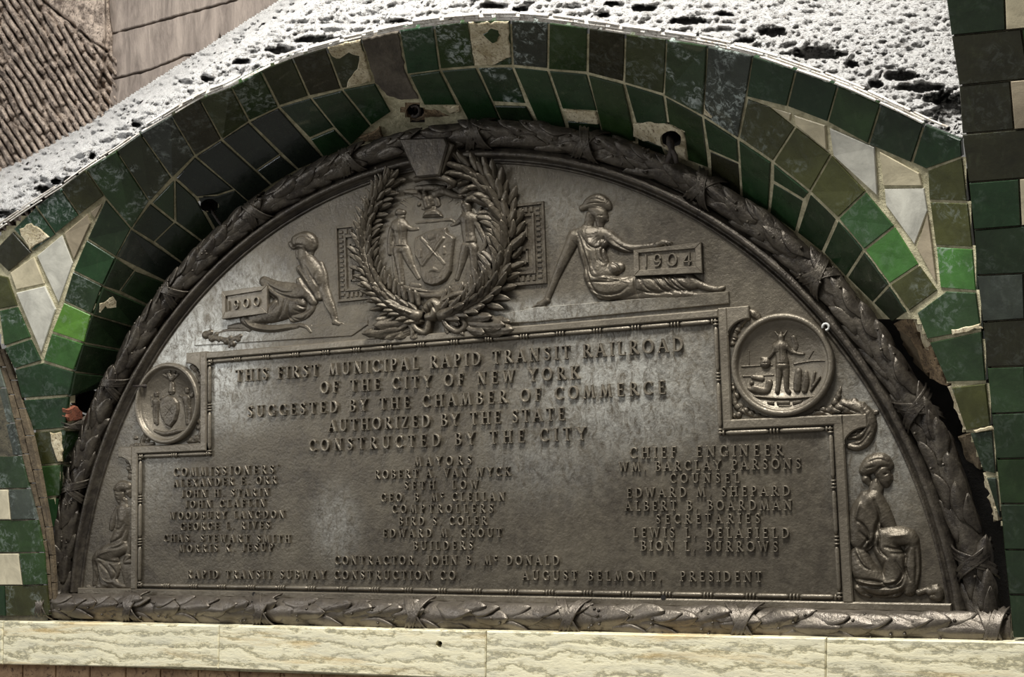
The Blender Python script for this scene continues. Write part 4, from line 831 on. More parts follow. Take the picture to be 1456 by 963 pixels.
# figure seated on the right, hand on the tablet 1904
O4, S4 = (740, 250), 4.55
relief('seated_figure', O4, S4, [
 ([(418, 195, 26), (455, 172, 42), (505, 160, 44), (548, 185, 34), (566, 200, 22)], .62), ([(395, 205, 22)], .7), ([(468, 215, 34), (505, 235, 44), (530, 262, 32)], .62), ([(512, 270, 36), (508, 318, 24)], .66), ([(545, 262, 12), (556, 284, 9)], .8), ([(520, 326, 14)], .9),
 ([(448, 255, 30), (432, 320, 30), (410, 362, 42)], .5), ([(340, 385, 38), (420, 385, 56), (520, 382, 48), (570, 395, 40)], .5), ([(430, 400, 62), (455, 480, 78), (482, 560, 78), (500, 640, 78)], .52), ([(455, 440, 34)], 1.1), ([(535, 440, 30)], 1.05),
 ([(570, 398, 42), (635, 448, 36), (700, 468, 28), (790, 462, 22), (880, 448, 20)], .62), ([(880, 446, 22), (925, 430, 22), (965, 438, 15)], .75), ([(925, 440, 9), (945, 462, 6)], 1.6), ([(945, 435, 9), (968, 462, 6)], 1.6), ([(965, 432, 9), (988, 458, 6)], 1.6),
 ([(340, 400, 42), (305, 475, 35), (265, 560, 30), (225, 650, 24), (190, 740, 20), (165, 800, 20)], .6), ([(165, 805, 22), (125, 830, 18)], .6), ([(130, 825, 12), (95, 838, 8), (70, 850, 5)], .7), ([(135, 835, 11), (105, 855, 7), (85, 866, 5)], .7), ([(150, 838, 9), (125, 858, 6)], .7), ([(125, 818, 8), (100, 822, 5)], .8),
 ([(480, 640, 72), (540, 720, 78), (660, 720, 66), (760, 705, 56), (900, 700, 50), (1040, 695, 46), (1120, 700, 32)], .5), ([(600, 600, 44), (640, 590, 30), (570, 625, 40)], .62), ([(520, 760, 40), (700, 770, 30), (860, 765, 30), (1000, 765, 32), (1100, 768, 24)], .5),
 ([(1090, 660, 30), (1150, 700, 26), (1220, 726, 20), (1290, 734, 18)], .6), ([(1285, 730, 20), (1308, 722, 14)], .7), ([(1060, 765, 24), (1130, 772, 18), (1165, 772, 12)], .6)],
 creases=[([(405, 232), (440, 212), (500, 210), (540, 222)], 4, 4), ([(430, 170), (480, 150), (540, 165)], 5, 6), ([(420, 190), (470, 178), (540, 180)], 4, 6), ([(462, 262), (470, 300), (500, 342)], 7, 7), ([(520, 262), (536, 258)], 4, 8), ([(528, 308), (538, 306)], 4, 6), ([(500, 262), (516, 256)], 4, 5),
  ([(372, 372), (400, 440), (425, 540), (440, 640), (470, 720), (520, 780)], 7, 16), ([(392, 370), (430, 430), (480, 470), (520, 460), (540, 400)], 6, 10), ([(420, 470), (440, 560), (470, 650), (540, 660)], 7, 12), ([(460, 500), (470, 580), (500, 630)], 6, 10), ([(500, 480), (510, 540), (540, 570)], 6, 10), ([(545, 400), (530, 500), (560, 560)], 6, 12),
  ([(400, 390), (440, 460), (470, 480)], 5, 8), ([(340, 425), (362, 470), (352, 520)], 5, 8), ([(560, 560), (620, 575), (640, 620), (600, 640)], 6, 12), ([(440, 690), (500, 690), (600, 690), (700, 660)], 6, 9), ([(450, 730), (540, 770), (640, 760), (700, 720)], 7, 12), ([(480, 770), (580, 800), (680, 790)], 6, 8), ([(740, 650), (745, 720), (760, 790)], 8, 14),
  ([(780, 670), (820, 730), (900, 760)], 6, 12), ([(850, 660), (900, 720), (980, 760)], 6, 12), ([(910, 655), (960, 710), (1040, 755)], 6, 12), ([(950, 655), (1000, 710), (1070, 750)], 6, 11), ([(985, 655), (1040, 710), (1100, 745)], 6, 12), ([(760, 740), (860, 760), (960, 748)], 5, 9), ([(1080, 745), (1170, 752), (1280, 748)], 5, 10), ([(600, 420), (660, 465), (720, 490)], 5, 8), ([(575, 440), (640, 490), (720, 515)], 6, 10)],
 ridges=[([(410, 440), (450, 540), (480, 610)], 6, 7), ([(560, 405), (600, 450), (680, 480)], 8, 5), ([(480, 660), (600, 665), (700, 690)], 7, 7), ([(930, 655), (985, 720)], 6, 7), ([(880, 660), (930, 730)], 6, 7)], amp=1.15)
def tablet(name, o, s, outer, inner, digits, a, b, H, y=-.016):
    f = lambda pts, yy: [(v[0], v[2]) for v in P([(o[0]+x/s, o[1]+z/s) for x, z in pts], yy)]
    t = MB(); t.prism(f(outer, y), .001, y+.005, .0015); fo, fi = f(outer, y), f(inner, y); n = 4
    for i in range(n):
        j = (i+1) % n; t.prism([fo[i], fo[j], fi[j], fi[i]], .0, y-.001, .0012)
    tb = t.build(name, 'bronze_light', plaque)
    text(digits, (o[0]+a[0]/s, o[1]+a[1]/s), (o[0]+b[0]/s, o[1]+b[1]/s), H, y0=y+.006, y1=y-.001, each=True, parent=tb, mat='bronze_light')
tablet('year_tablet', O4, S4, [(731, 481), (1168, 430), (1176, 628), (733, 650)], [(764, 500), (1129, 471), (1132, 586), (769, 612)], '1904', (800, 596), (1112, 580), .0335)
# figure seated on the left, tablet 1900
O0, S0 = (270, 300), 4.8167
relief('seated_figure', O0, S0, [
 ([(735, 205, 46), (790, 205, 62), (815, 230, 48)], .6), ([(700, 235, 26), (688, 225, 22)], .6), ([(820, 262, 30), (822, 288, 18)], .6), ([(775, 270, 40), (775, 320, 40), (800, 350, 52)], .5), ([(735, 275, 20), (735, 310, 18)], .5),
 ([(800, 350, 52), (830, 410, 66), (848, 470, 62), (850, 520, 46)], .52), ([(880, 370, 28), (900, 440, 32), (905, 520, 34), (930, 590, 32), (962, 670, 26), (985, 745, 18)], .55), ([(985, 762, 20), (1015, 775, 14)], .7), ([(1005, 765, 9), (1035, 770, 6), (1050, 780, 5)], .8), ([(1000, 778, 9), (1035, 788, 6)], .8),
 ([(745, 395, 24), (785, 450, 28), (840, 520, 28), (875, 590, 26)], .75), ([(745, 480, 26), (800, 560, 36), (835, 620, 30)], .6), ([(760, 560, 56), (680, 560, 66), (600, 545, 60), (540, 510, 44), (500, 480, 32)], .5), ([(720, 640, 66), (640, 660, 74), (560, 700, 60), (470, 730, 44), (400, 740, 34)], .5),
 ([(370, 745, 34), (440, 790, 30), (540, 808, 26), (640, 800, 24), (730, 788, 18)], .65), ([(740, 780, 16), (790, 795, 14), (820, 828, 12)], .75), ([(800, 800, 10), (822, 785, 6)], .8), ([(700, 735, 28), (770, 720, 24), (820, 680, 20), (840, 640, 16)], .6), ([(260, 795, 14), (340, 790, 26), (400, 810, 24)], .4)],
 creases=[([(700, 250), (740, 235), (790, 240)], 5, 7), ([(720, 190), (780, 170), (830, 190)], 5, 5), ([(790, 250), (806, 290)], 6, 9), ([(740, 180), (720, 220)], 4, 5), ([(845, 200), (846, 260)], 5, 6), ([(800, 380), (840, 450), (890, 520)], 7, 8), ([(740, 400), (760, 470), (830, 560), (850, 600)], 8, 12), ([(880, 400), (860, 480), (890, 530)], 6, 6),
  ([(520, 490), (600, 560), (700, 600), (760, 600)], 8, 14), ([(560, 520), (640, 560), (720, 560)], 7, 10), ([(540, 560), (600, 620), (560, 690)], 8, 12), ([(660, 610), (640, 690), (600, 750)], 8, 16), ([(600, 600), (620, 650)], 6, 9), ([(690, 640), (680, 720), (720, 760)], 7, 12), ([(740, 640), (780, 660), (820, 640)], 7, 12), ([(720, 680), (770, 690), (830, 660)], 6, 11), ([(420, 770), (520, 770), (640, 765)], 7, 12), ([(360, 730), (400, 790)], 5, 6), ([(740, 610), (780, 600), (800, 640)], 6, 12), ([(700, 730), (760, 745), (800, 715)], 5, 9)],
 ridges=[([(745, 400), (800, 470), (850, 560)], 6, 7), ([(370, 745), (430, 795), (560, 815), (690, 795)], 6, 7), ([(880, 590), (960, 700)], 7, 6)], amp=1.15)
tablet('year_tablet', O0, S0, [(218, 552), (528, 510), (530, 700), (220, 742)], [(243, 585), (493, 545), (495, 665), (243, 692)], '1900', (262, 684), (486, 652), .029)
relief('flower_spray', O0, S0, [([(x, y, r)], .7) for x, y, r in ((110, 850, 28), (150, 875, 24), (140, 835, 22), (205, 880, 20), (180, 845, 18), (250, 895, 22), (275, 870, 18), (290, 910, 20), (330, 880, 20), (345, 855, 16))]+[([(110, 850, 20), (170, 868, 22), (260, 885, 20), (340, 862, 18)], .5), ([(150, 850, 12), (250, 820, 12), (360, 815, 14), (400, 815, 12)], .6), ([(180, 860, 12), (200, 905, 10)], .6), ([(260, 880, 12), (265, 930, 8)], .6)], creases=[([(160, 830), (140, 900)], 5, 8), ([(200, 860), (215, 910)], 5, 8), ([(270, 850), (260, 930)], 5, 8)], amp=1.2)
# ledges under the figures
for pts, y in (([(275, 483), (300, 470), (500, 460), (523, 455), (523, 462), (500, 478), (276, 492)], -.003), ([(760, 437), (870, 428), (1036, 414), (1037, 432), (760, 458), (700, 461), (690, 452)], -.006)):
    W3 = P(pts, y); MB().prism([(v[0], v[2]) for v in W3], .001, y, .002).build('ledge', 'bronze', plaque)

# figures seated at the feet of the panel
relief('seated_figure', (110, 670), 5.35, [
 ([(300, 140, 30), (335, 115, 40), (370, 118, 36)], .6), ([(385, 165, 26), (395, 190, 16)], .7), ([(405, 110, 14), (400, 150, 14)], .6), ([(315, 175, 36), (318, 215, 28), (322, 240, 18)], .6), ([(345, 225, 24), (345, 280, 28)], .5),
 ([(345, 300, 46), (345, 360, 54), (335, 430, 50), (315, 500, 52), (300, 550, 54)], .52), ([(350, 370, 24)], 1.1), ([(300, 290, 20), (275, 340, 20), (258, 400, 22), (250, 440, 16)], .6), ([(398, 290, 24), (412, 360, 22), (410, 440, 22), (395, 540, 20), (380, 620, 18)], .65), ([(375, 650, 22), (360, 690, 18), (400, 690, 18)], .8),
 ([(330, 580, 52), (260, 610, 58), (190, 640, 54), (150, 670, 42)], .55), ([(150, 680, 42), (140, 740, 30), (130, 800, 20), (122, 860, 16)], .5), ([(185, 680, 46), (200, 760, 46), (205, 820, 42), (190, 870, 34)], .5), ([(260, 680, 50), (265, 760, 48), (240, 830, 40)], .45), ([(160, 880, 22), (190, 905, 18), (215, 915, 12)], .8), ([(270, 840, 26), (300, 865, 22), (345, 880, 16)], .7), ([(70, 880, 16), (95, 895, 14), (130, 890, 14)], .6), ([(230, 860, 26), (290, 890, 18)], .6),
 ([(370, 740, 44), (385, 800, 46), (390, 860, 40)], .22)],
 creases=[([(280, 150), (320, 160), (350, 150), (372, 165)], 5, 10), ([(300, 120), (350, 100), (385, 115)], 4, 5), ([(296, 185), (312, 188)], 4, 6), ([(310, 222), (326, 224)], 4, 5), ([(340, 215), (352, 250)], 6, 8), ([(300, 310), (310, 380), (290, 450)], 7, 12), ([(360, 400), (330, 440), (290, 440)], 6, 10), ([(380, 420), (340, 500), (280, 540), (230, 545)], 7, 13), ([(350, 470), (320, 540), (240, 560)], 6, 10), ([(380, 540), (320, 580), (240, 600)], 7, 12),
  ([(170, 660), (250, 690), (330, 690), (380, 650)], 7, 14), ([(140, 690), (160, 780), (170, 860)], 8, 20), ([(150, 720), (180, 820), (230, 860)], 7, 16), ([(175, 690), (230, 760), (260, 830)], 7, 12), ([(240, 700), (290, 770), (270, 830)], 7, 12), ([(130, 760), (140, 860)], 8, 18), ([(110, 720), (108, 840)], 5, 8)],
 ridges=[([(145, 660), (200, 625), (300, 590)], 8, 8), ([(160, 720), (200, 820), (250, 850)], 6, 9)], amp=1.25)
relief('seated_figure', (1190, 570), 3.32, [
 ([(130, 330, 28), (160, 300, 40), (205, 290, 42), (240, 305, 24)], .62), ([(135, 370, 22), (150, 390, 14)], .6), ([(210, 335, 38), (225, 370, 30), (228, 392, 20)], .62), ([(252, 355, 10), (254, 372, 8)], .6), ([(190, 390, 28), (178, 430, 34)], .5),
 ([(140, 470, 44), (115, 530, 52), (108, 600, 50), (105, 660, 44)], .5), ([(170, 470, 46), (205, 520, 40), (235, 570, 32), (255, 600, 24)], .62), ([(120, 510, 40), (150, 560, 44), (160, 620, 42), (135, 680, 30)], .62), ([(140, 470, 28), (150, 500, 24)], .7),
 ([(190, 650, 40), (260, 640, 44), (325, 645, 42), (352, 660, 32)], .62), ([(350, 670, 34), (355, 740, 36), (350, 820, 38), (340, 890, 34)], .5), ([(230, 700, 56), (270, 770, 58), (280, 850, 56)], .5), ([(100, 730, 40), (130, 810, 56), (190, 870, 54), (270, 890, 40)], .5),
 ([(100, 885, 20), (120, 905, 18), (150, 920, 14)], .7), ([(385, 908, 16), (425, 895, 14)], .7), ([(440, 905, 20), (470, 900, 24), (480, 930, 22), (450, 925, 18)], .7), ([(450, 880, 10), (470, 875, 9)], .8)],
 creases=[([(120, 350), (170, 350), (205, 315), (240, 310)], 5, 9), ([(150, 290), (200, 275), (240, 290)], 4, 5), ([(140, 320), (180, 310)], 4, 6), ([(222, 348), (240, 344)], 4, 8), ([(238, 388), (250, 388)], 4, 6), ([(190, 350), (196, 385), (218, 410)], 5, 8), ([(180, 470), (200, 540), (190, 600), (200, 650)], 7, 16), ([(90, 560), (130, 590), (150, 640), (120, 690)], 6, 12), ([(110, 620), (150, 660), (150, 700)], 6, 12), ([(185, 590), (175, 660), (140, 700)], 6, 14),
  ([(205, 640), (200, 700), (240, 740)], 6, 14), ([(230, 690), (290, 700), (340, 680)], 6, 12), ([(260, 720), (320, 720), (345, 690)], 6, 10), ([(85, 720), (130, 780), (200, 800), (230, 760)], 6, 9), ([(90, 840), (180, 850), (260, 870), (310, 820), (280, 760)], 6, 15), ([(95, 870), (200, 880), (300, 870), (325, 790)], 6, 12), ([(330, 700), (320, 780), (345, 850)], 6, 11), ([(370, 700), (375, 780), (370, 860)], 6, 10), ([(120, 910), (220, 925), (320, 900)], 6, 10)],
 ridges=[([(90, 700), (140, 780), (210, 810)], 6, 8), ([(250, 640), (330, 632)], 8, 5), ([(90, 850), (190, 865), (280, 850)], 5, 7), ([(110, 480), (90, 560)], 7, 6)], amp=1.25)

# carved spandrel foliage about the frame ears
def scrolls(name, o, s, pts, amp=1.1, cr=()): relief(name, o, s, [([p], .62) if len(p) == 3 else (p[0], .6) for p in pts], creases=cr, amp=amp, grain=1.4)
scrolls('acanthus_scroll', (1190, 570), 3.32, [([(10, 30, 22), (60, 25, 28), (115, 45, 34), (148, 90, 34), (150, 140, 32), (130, 190, 28), (90, 215, 22), (60, 215, 16)],), ([(150, 60, 20), (185, 55, 12)],), ([(60, 170, 16), (110, 160, 26)],), (30, 10, 20), (80, 5, 18), (120, 20, 16)],
        cr=[([(60, 150), (110, 140), (140, 100)], 5, 12), ([(60, 185), (115, 180), (155, 120)], 5, 12), ([(60, 205), (110, 205), (160, 150)], 5, 10), ([(20, 20), (60, 40), (110, 60)], 5, 10), ([(120, 40), (140, 80), (135, 130)], 5, 10), ([(50, 160), (90, 165), (125, 130)], 4, 9)])
O_ = (1000, 420)
scrolls('acanthus_scroll', O_, 4.815, [([(295, 110, 14), (330, 120, 24), (360, 135, 24), (385, 160, 14)],), (345, 130, 24), (375, 150, 20), (300, 150, 24), ([(300, 150, 16), (240, 215, 18), (205, 290, 14), (190, 340, 10)],), (230, 240, 22), (215, 290, 20), (200, 330, 16), (255, 205, 18)], cr=[([(320, 110), (330, 170)], 5, 8), ([(215, 240), (245, 260)], 4, 7), ([(200, 290), (230, 300)], 4, 7)])
scrolls('acanthus_scroll', O_, 4.815, [([(200, 610, 10), (215, 680, 14), (225, 760, 18), (290, 800, 18), (380, 830, 14), (440, 840, 9)],), (205, 640, 18), (230, 690, 22), (215, 740, 18), (250, 765, 24), (290, 790, 24), (240, 820, 22), (330, 810, 22), (375, 825, 18), (210, 825, 16)], cr=[([(210, 680), (260, 760), (300, 820)], 5, 10), ([(220, 800), (260, 770)], 4, 8), ([(320, 790), (350, 830)], 4, 8)])
scrolls('acanthus_scroll', O_, 4.815, [([(700, 828, 10), (780, 812, 18), (870, 790, 22), (960, 790, 22), (1060, 790, 22), (1110, 780, 14)],), (770, 806, 22), (820, 786, 26), (870, 776, 24), (900, 735, 24), ([(870, 780, 16), (905, 720, 20), (930, 660, 14), (938, 630, 8)],), (925, 690, 18), (860, 815, 22), (930, 790, 26), (980, 785, 28), (1030, 790, 24), (1080, 780, 24), (950, 750, 22), (1010, 755, 16)], cr=[([(800, 790), (900, 820)], 5, 10), ([(860, 740), (960, 800)], 5, 10), ([(900, 700), (930, 740)], 4, 8), ([(1000, 770), (1060, 800)], 5, 9), ([(960, 760), (940, 820)], 4, 8)])
scrolls('acanthus_scroll', (180, 490), 4.814, [([(440, 150, 12), (480, 190, 14), (505, 250, 12), (508, 300, 8)],), (470, 170, 20), (490, 210, 18), (500, 250, 14), (450, 155, 18), (495, 230, 14)], cr=[([(460, 160), (500, 240)], 4, 8)])
scrolls('acanthus_scroll', (180, 490), 4.814, [([(495, 520, 10), (505, 600, 14), (480, 650, 18), (420, 665, 12)],), (490, 570, 18), (500, 620, 18), (470, 640, 20), (440, 655, 18), (500, 660, 14), (485, 530, 14)], cr=[([(480, 600), (450, 660)], 4, 8)])
scrolls('acanthus_scroll', (180, 490), 4.814, [([(10, 735, 12), (40, 700, 14), (100, 690, 16), (180, 680, 12)],), ([(90, 700, 12), (110, 650, 16), (130, 600, 12)],), (130, 610, 18), (140, 650, 18), (100, 690, 20), (60, 690, 16), (150, 690, 16), (30, 700, 14), (180, 680, 12), (60, 640, 14), (20, 730, 16)], cr=[([(480, 600), (450, 660)], 4, 8), ([(90, 670), (120, 720)], 4, 8)])
scrolls('acanthus_scroll', (180, 490), 4.814, [([(0, 765, 10), (30, 810, 14), (22, 870, 14), (30, 920, 10)],), (10, 800, 18), (40, 830, 16), (15, 850, 18), (35, 880, 16), (20, 910, 16), (45, 920, 12), (0, 765, 14), (40, 790, 12)], cr=[([(0, 820), (50, 850)], 4, 8), ([(10, 880), (50, 890)], 4, 8)])

# ---------------------------------------------------------------- medallions
def medallion(cx):
    m = MB(); n = 64; prof = [(.1185, .001), (.1185, -.014), (.115, -.0185), (.109, -.019), (.1055, -.016), (.104, -.008), (.1015, -.006), (.0985, -.0065), (.0965, -.003), (0.0005, -.003)]
    V = []; F = []
    for i in range(n):
        t = 2*math.pi*i/n
        for r, y in prof: V.append((cx+r*math.cos(t), y, .5219+r*math.sin(t)))
    k = len(prof)
    for i in range(n):
        j = (i+1) % n
        for q in range(k-1): F.append([i*k+q, i*k+q+1, j*k+q+1, j*k+q])
    return mk('medallion', V, F, 'bronze_light', plaque, True)
med_l = medallion(-.8988); med_r = medallion(.8988)
relief('medallion_relief', (1000, 420), 4.815, [
 ([(530, 285, 22), (532, 310, 20)], .8), ([(512, 275, 8), (490, 248, 5)], 1.), ([(550, 275, 8), (568, 246, 5)], 1.), ([(532, 268, 8), (530, 250, 5)], 1.), ([(500, 350, 28), (560, 350, 28)], .6), ([(530, 350, 42), (532, 400, 36), (538, 450, 42), (540, 470, 44)], .55),
 ([(495, 360, 18), (470, 400, 14), (440, 430, 12), (400, 430, 10)], .8), ([(575, 355, 18), (605, 385, 13), (650, 400, 11), (682, 402, 10)], .8), ([(425, 465, 34)], .6), ([(520, 490, 26), (515, 560, 20), (510, 620, 16), (505, 655, 16)], .7), ([(562, 490, 26), (566, 560, 20), (570, 640, 16), (585, 660, 14)], .7), ([(600, 390, 16), (630, 350, 18), (615, 290, 16)], .3),
 ([(650, 520, 22), (645, 590, 28), (640, 640, 24)], .5), ([(700, 530, 16), (700, 590, 24), (690, 650, 20)], .5), ([(760, 530, 10), (745, 620, 10)], .7), ([(795, 560, 9), (735, 650, 9)], .9), ([(340, 560, 16), (400, 570, 18)], .5), ([(450, 600, 24), (430, 650, 22), (350, 640, 26)], .45), ([(310, 640, 16), (380, 660, 14)], .5), ([(330, 600, 14)], .6),
 ([(262, 487, 6), (400, 480, 5), (470, 478, 5)], .8), ([(620, 470, 7), (740, 450, 7), (850, 446, 5)], .8), ([(270, 555, 6), (480, 545, 5)], .7), ([(345, 690, 8), (560, 706, 9), (790, 690, 8)], 1.), ([(310, 380, 5), (312, 470, 5)], .7), ([(750, 380, 6), (720, 430, 6)], .5)],
 polys=[([(430, 724), (486, 726), (486, 748), (438, 744)], 7, 2), ([(500, 722), (592, 722), (592, 745), (500, 745)], 7, 2), ([(512, 750), (604, 750), (604, 774), (514, 774)], 7, 2), ([(608, 724), (678, 718), (676, 742), (608, 746)], 7, 2)],
 creases=[([(532, 340), (534, 470)], 4, 6), ([(490, 470), (590, 470)], 4, 7), ([(480, 400), (520, 390)], 4, 5), ([(425, 440), (425, 495)], 3, 5), ([(400, 465), (450, 465)], 3, 5)], parent=med_r, yb=-.003, amp=1.25)
relief('medallion_relief', (180, 490), 4.814, [
 ([(285, 205, 14), (300, 240, 14)], .8), ([(320, 210, 14), (308, 240, 12)], .8), ([(250, 205, 10), (280, 225, 9)], .7), ([(345, 205, 10), (325, 225, 9)], .7), ([(305, 270, 16), (305, 320, 22)], .8), ([(290, 185, 10)], .8), ([(325, 185, 10)], .8),
 ([(200, 335, 16), (202, 350, 14)], .8), ([(200, 390, 26), (198, 440, 18), (205, 540, 12)], .6), ([(185, 450, 12), (190, 530, 10)], .6), ([(215, 380, 10), (240, 360, 9)], .8), ([(165, 350, 7), (170, 420, 6)], .7),
 ([(408, 305, 14), (410, 325, 13)], .8), ([(405, 370, 28), (410, 420, 20), (412, 540, 12)], .6), ([(428, 440, 12), (428, 540, 10)], .6), ([(390, 360, 10), (360, 350, 9)], .8), ([(440, 350, 14), (450, 330, 10)], .7), ([(190, 590, 10), (250, 610, 14), (300, 605, 14), (350, 590, 14), (430, 580, 10)], .7), ([(220, 630, 8), (300, 645, 9), (380, 625, 8)], .6)],
 polys=[([(222, 400), (240, 365), (285, 340), (330, 360), (354, 395), (358, 450), (340, 520), (300, 572), (262, 550), (236, 500), (222, 450)], 17, 12)],
 creases=[([(288, 330), (326, 330)], 3, 6), ([(200, 430), (200, 520)], 3, 6), ([(415, 430), (418, 530)], 3, 6), ([(260, 420), (320, 480)], 3, 3), ([(320, 420), (265, 500)], 3, 3)], parent=med_l, yb=-.003, amp=1.15, step=.5, grain=.8)

# ---------------------------------------------------------------- key-pattern panels either side of the seal
def fret(name, c, n_side, sgn):
    """c: four photo corners (outer top, outer bottom, inner bottom, inner top); outer is the side away from the seal"""
    W3 = P(c, -.006); a = np.array([(v[0], v[2]) for v in W3]); m = MB()
    def at(u, v): t = a[0]*(1-u)+a[3]*u; b = a[1]*(1-u)+a[2]*u; return tuple(t*(1-v)+b*v)
    def bar(u0, v0, u1, v1, y=-.0075, y0=.0005): m.prism([at(u0, v0), at(u1, v0), at(u1, v1), at(u0, v1)], y0, y, .001)
    bar(0, 0, .055, 1); bar(.055, 0, 1, .035); bar(.055, .965, 1, 1)
    bar(.055, .035, 1, .965, -.0025)
    bar(.235, .13, .29, .87); bar(.29, .13, 1, .165); bar(.29, .835, 1, .87)
    for k in range(14): v = .055+.89*k/14+.012; bar(.10, v, .20, v+.034, -.0062)
    for k in range(6): u = .26+.75*k/6; bar(u, .05, u+.07, .115, -.0062); bar(u, .885, u+.07, .95, -.0062)
    bar(.40, .25, 1, .285); bar(.40, .25, .455, .44); bar(.40, .41, .8, .44); bar(.58, .33, 1, .36); 
    bar(.40, .56, .8, .59); bar(.40, .56, .455, .75); bar(.40, .72, 1, .75); bar(.58, .64, 1, .67)
    return m.build(name, 'bronze_relief', plaque)
fret('key_pattern_panel', [(773, 286), (777.5, 403), (716, 408), (712, 293)], 14, 1)
fret('key_pattern_panel', [(476, 322), (479.5, 430), (530, 425), (528, 317)], 14, -1)

# ---------------------------------------------------------------- the seal: supporters, shield, eagle on a half globe
OS, SS = (450, 180), 3.106
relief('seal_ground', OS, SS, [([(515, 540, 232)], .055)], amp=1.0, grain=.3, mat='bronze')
relief('supporter', OS, SS, [([(362, 378, 16), (378, 380, 14)], .75), ([(372, 400, 17), (374, 412, 13)], .7), ([(350, 385, 7), (385, 372, 5)], .9), ([(345, 445, 20), (365, 440, 34), (390, 445, 18)], .55), ([(366, 460, 32), (370, 500, 27), (372, 530, 30)], .52), ([(395, 440, 14), (415, 452, 11), (445, 452, 9)], .8), ([(332, 450, 14), (322, 500, 13), (322, 560, 11)], .7),
 ([(358, 540, 24), (364, 600, 19), (370, 650, 14), (374, 692, 13)], .65), ([(390, 545, 24), (412, 600, 18), (432, 640, 13), (448, 668, 11)], .65), ([(340, 520, 14), (340, 600, 10), (348, 690, 8)], .5), ([(372, 700, 14), (382, 710, 9)], .7)],
 creases=[([(372, 430), (374, 520)], 3, 7), ([(345, 530), (400, 530)], 3, 8), ([(340, 460), (338, 540)], 4, 9), ([(376, 560), (385, 640)], 4, 8), ([(360, 394), (388, 392)], 3, 6)], yb=-.004, amp=1.2, parent=plaque)
relief('supporter', OS, SS, [([(660, 350, 20), (664, 368, 16)], .75), ([(650, 338, 9), (672, 338, 9)], .7), ([(648, 410, 20), (665, 405, 30), (690, 405, 22)], .55), ([(665, 420, 30), (668, 470, 27), (676, 505, 28)], .52), ([(640, 405, 13), (620, 425, 10), (595, 436, 8)], .8), ([(638, 330, 6), (642, 375, 5)], .8), ([(700, 412, 15), (722, 460, 12), (742, 505, 11), (738, 530, 9), (718, 560, 8)], .7),
 ([(660, 530, 22), (645, 580, 18), (632, 630, 13), (618, 672, 11)], .65), ([(688, 535, 23), (694, 590, 18), (694, 640, 14), (692, 690, 12)], .65), ([(712, 390, 8), (722, 360, 7)], .6), ([(735, 540, 10), (725, 620, 8), (705, 700, 7)], .5)],
 creases=[([(668, 420), (670, 500)], 3, 7), ([(674, 540), (668, 620)], 4, 9), ([(696, 440), (715, 500)], 4, 8), ([(655, 516), (700, 512)], 3, 6)], yb=-.004, amp=1.2)
relief('shield', OS, SS, [([(465, 495, 10), (565, 605, 10)], 1.9), ([(560, 495, 11), (470, 612, 10)], 2.0), ([(460, 548, 9), (460, 575, 9)], 2.0), ([(564, 535, 10), (565, 560, 10)], 2.0), ([(495, 640, 10), (515, 630, 14), (540, 642, 9)], 1.5), ([(505, 655, 5), (505, 685, 5)], 2.6), ([(500, 492, 14), (520, 488, 12)], 1.4), ([(480, 650, 7), (482, 670, 6)], 2.2), ([(545, 665, 8)], 2.0)],
 polys=[([(425, 515), (432, 488), (452, 478), (480, 462), (520, 450), (574, 442), (580, 468), (600, 480), (612, 492), (606, 540), (600, 590), (596, 640), (572, 680), (540, 700), (505, 706), (472, 694), (455, 660), (452, 610), (430, 570)], 20, 9)],
 creases=[([(492, 520), (510, 540), (538, 572)], 2.5, 6), ([(535, 525), (496, 578)], 2.5, 6)], yb=-.004, amp=1.0)
relief('eagle_on_globe', OS, SS, [([(490, 325, 22), (492, 350, 18)], .8), ([(478, 300, 12), (474, 290, 9)], .9), ([(505, 310, 14), (510, 340, 12)], .8), ([(460, 310, 12), (430, 290, 14), (390, 285, 8)], .6), ([(520, 300, 16), (560, 285, 18), (600, 300, 14), (640, 310, 7)], .6), ([(450, 345, 9)], .8), ([(535, 345, 12), (530, 325, 12)], .7), ([(470, 360, 10), (520, 362, 10)], .6), ([(440, 270, 10), (500, 268, 14), (560, 270, 12)], .6), ([(440, 425, 7), (500, 420, 8), (590, 412, 8), (615, 432, 6)], .8)],
 polys=[([(464, 405), (468, 385), (480, 370), (500, 362), (525, 362), (545, 372), (558, 390), (562, 402)], 15, 12)],
 creases=[([(455, 300), (420, 300)], 3, 6), ([(540, 300), (590, 312)], 3, 6), ([(490, 300), (500, 345)], 3, 6), ([(470, 395), (558, 392)], 2.5, 4)], yb=-.004, amp=1.25, grain=1.2)
relief('sun_rays', OS, SS, [([(300+0*k, 0, 1)], .1) for k in range(0)]+[([(xa, ya, 3.4), (xb, yb_, 2.4)], .75) for xa, ya, xb, yb_ in ((372, 335, 455, 388), (385, 322, 460, 372), (392, 350, 455, 396), (395, 385, 458, 402), (400, 402, 458, 408), (585, 330, 566, 372), (625, 335, 572, 384), (628, 372, 574, 394), (600, 322, 560, 362))], yb=-.003, amp=1.)['kind'] = 'stuff'
relief('ground_scroll', OS, SS, [([(385, 715, 14), (440, 730, 18), (500, 745, 20), (560, 742, 20), (620, 722, 20), (670, 706, 14)], .6), ([(420, 700, 12), (450, 704, 12)], .6), ([(600, 700, 10), (640, 694, 10)], .6)], creases=[([(400, 722), (500, 735), (620, 712)], 4, 8), ([(470, 760), (560, 760)], 4, 6)], yb=-.004)
key = P([(568, 198), (634, 196), (638, 206), (626, 250), (593, 253)], -.045)
MB().prism([(v[0], v[2]) for v in key], .0, -.052, .004).build('keystone', 'bronze_dark', plaque)
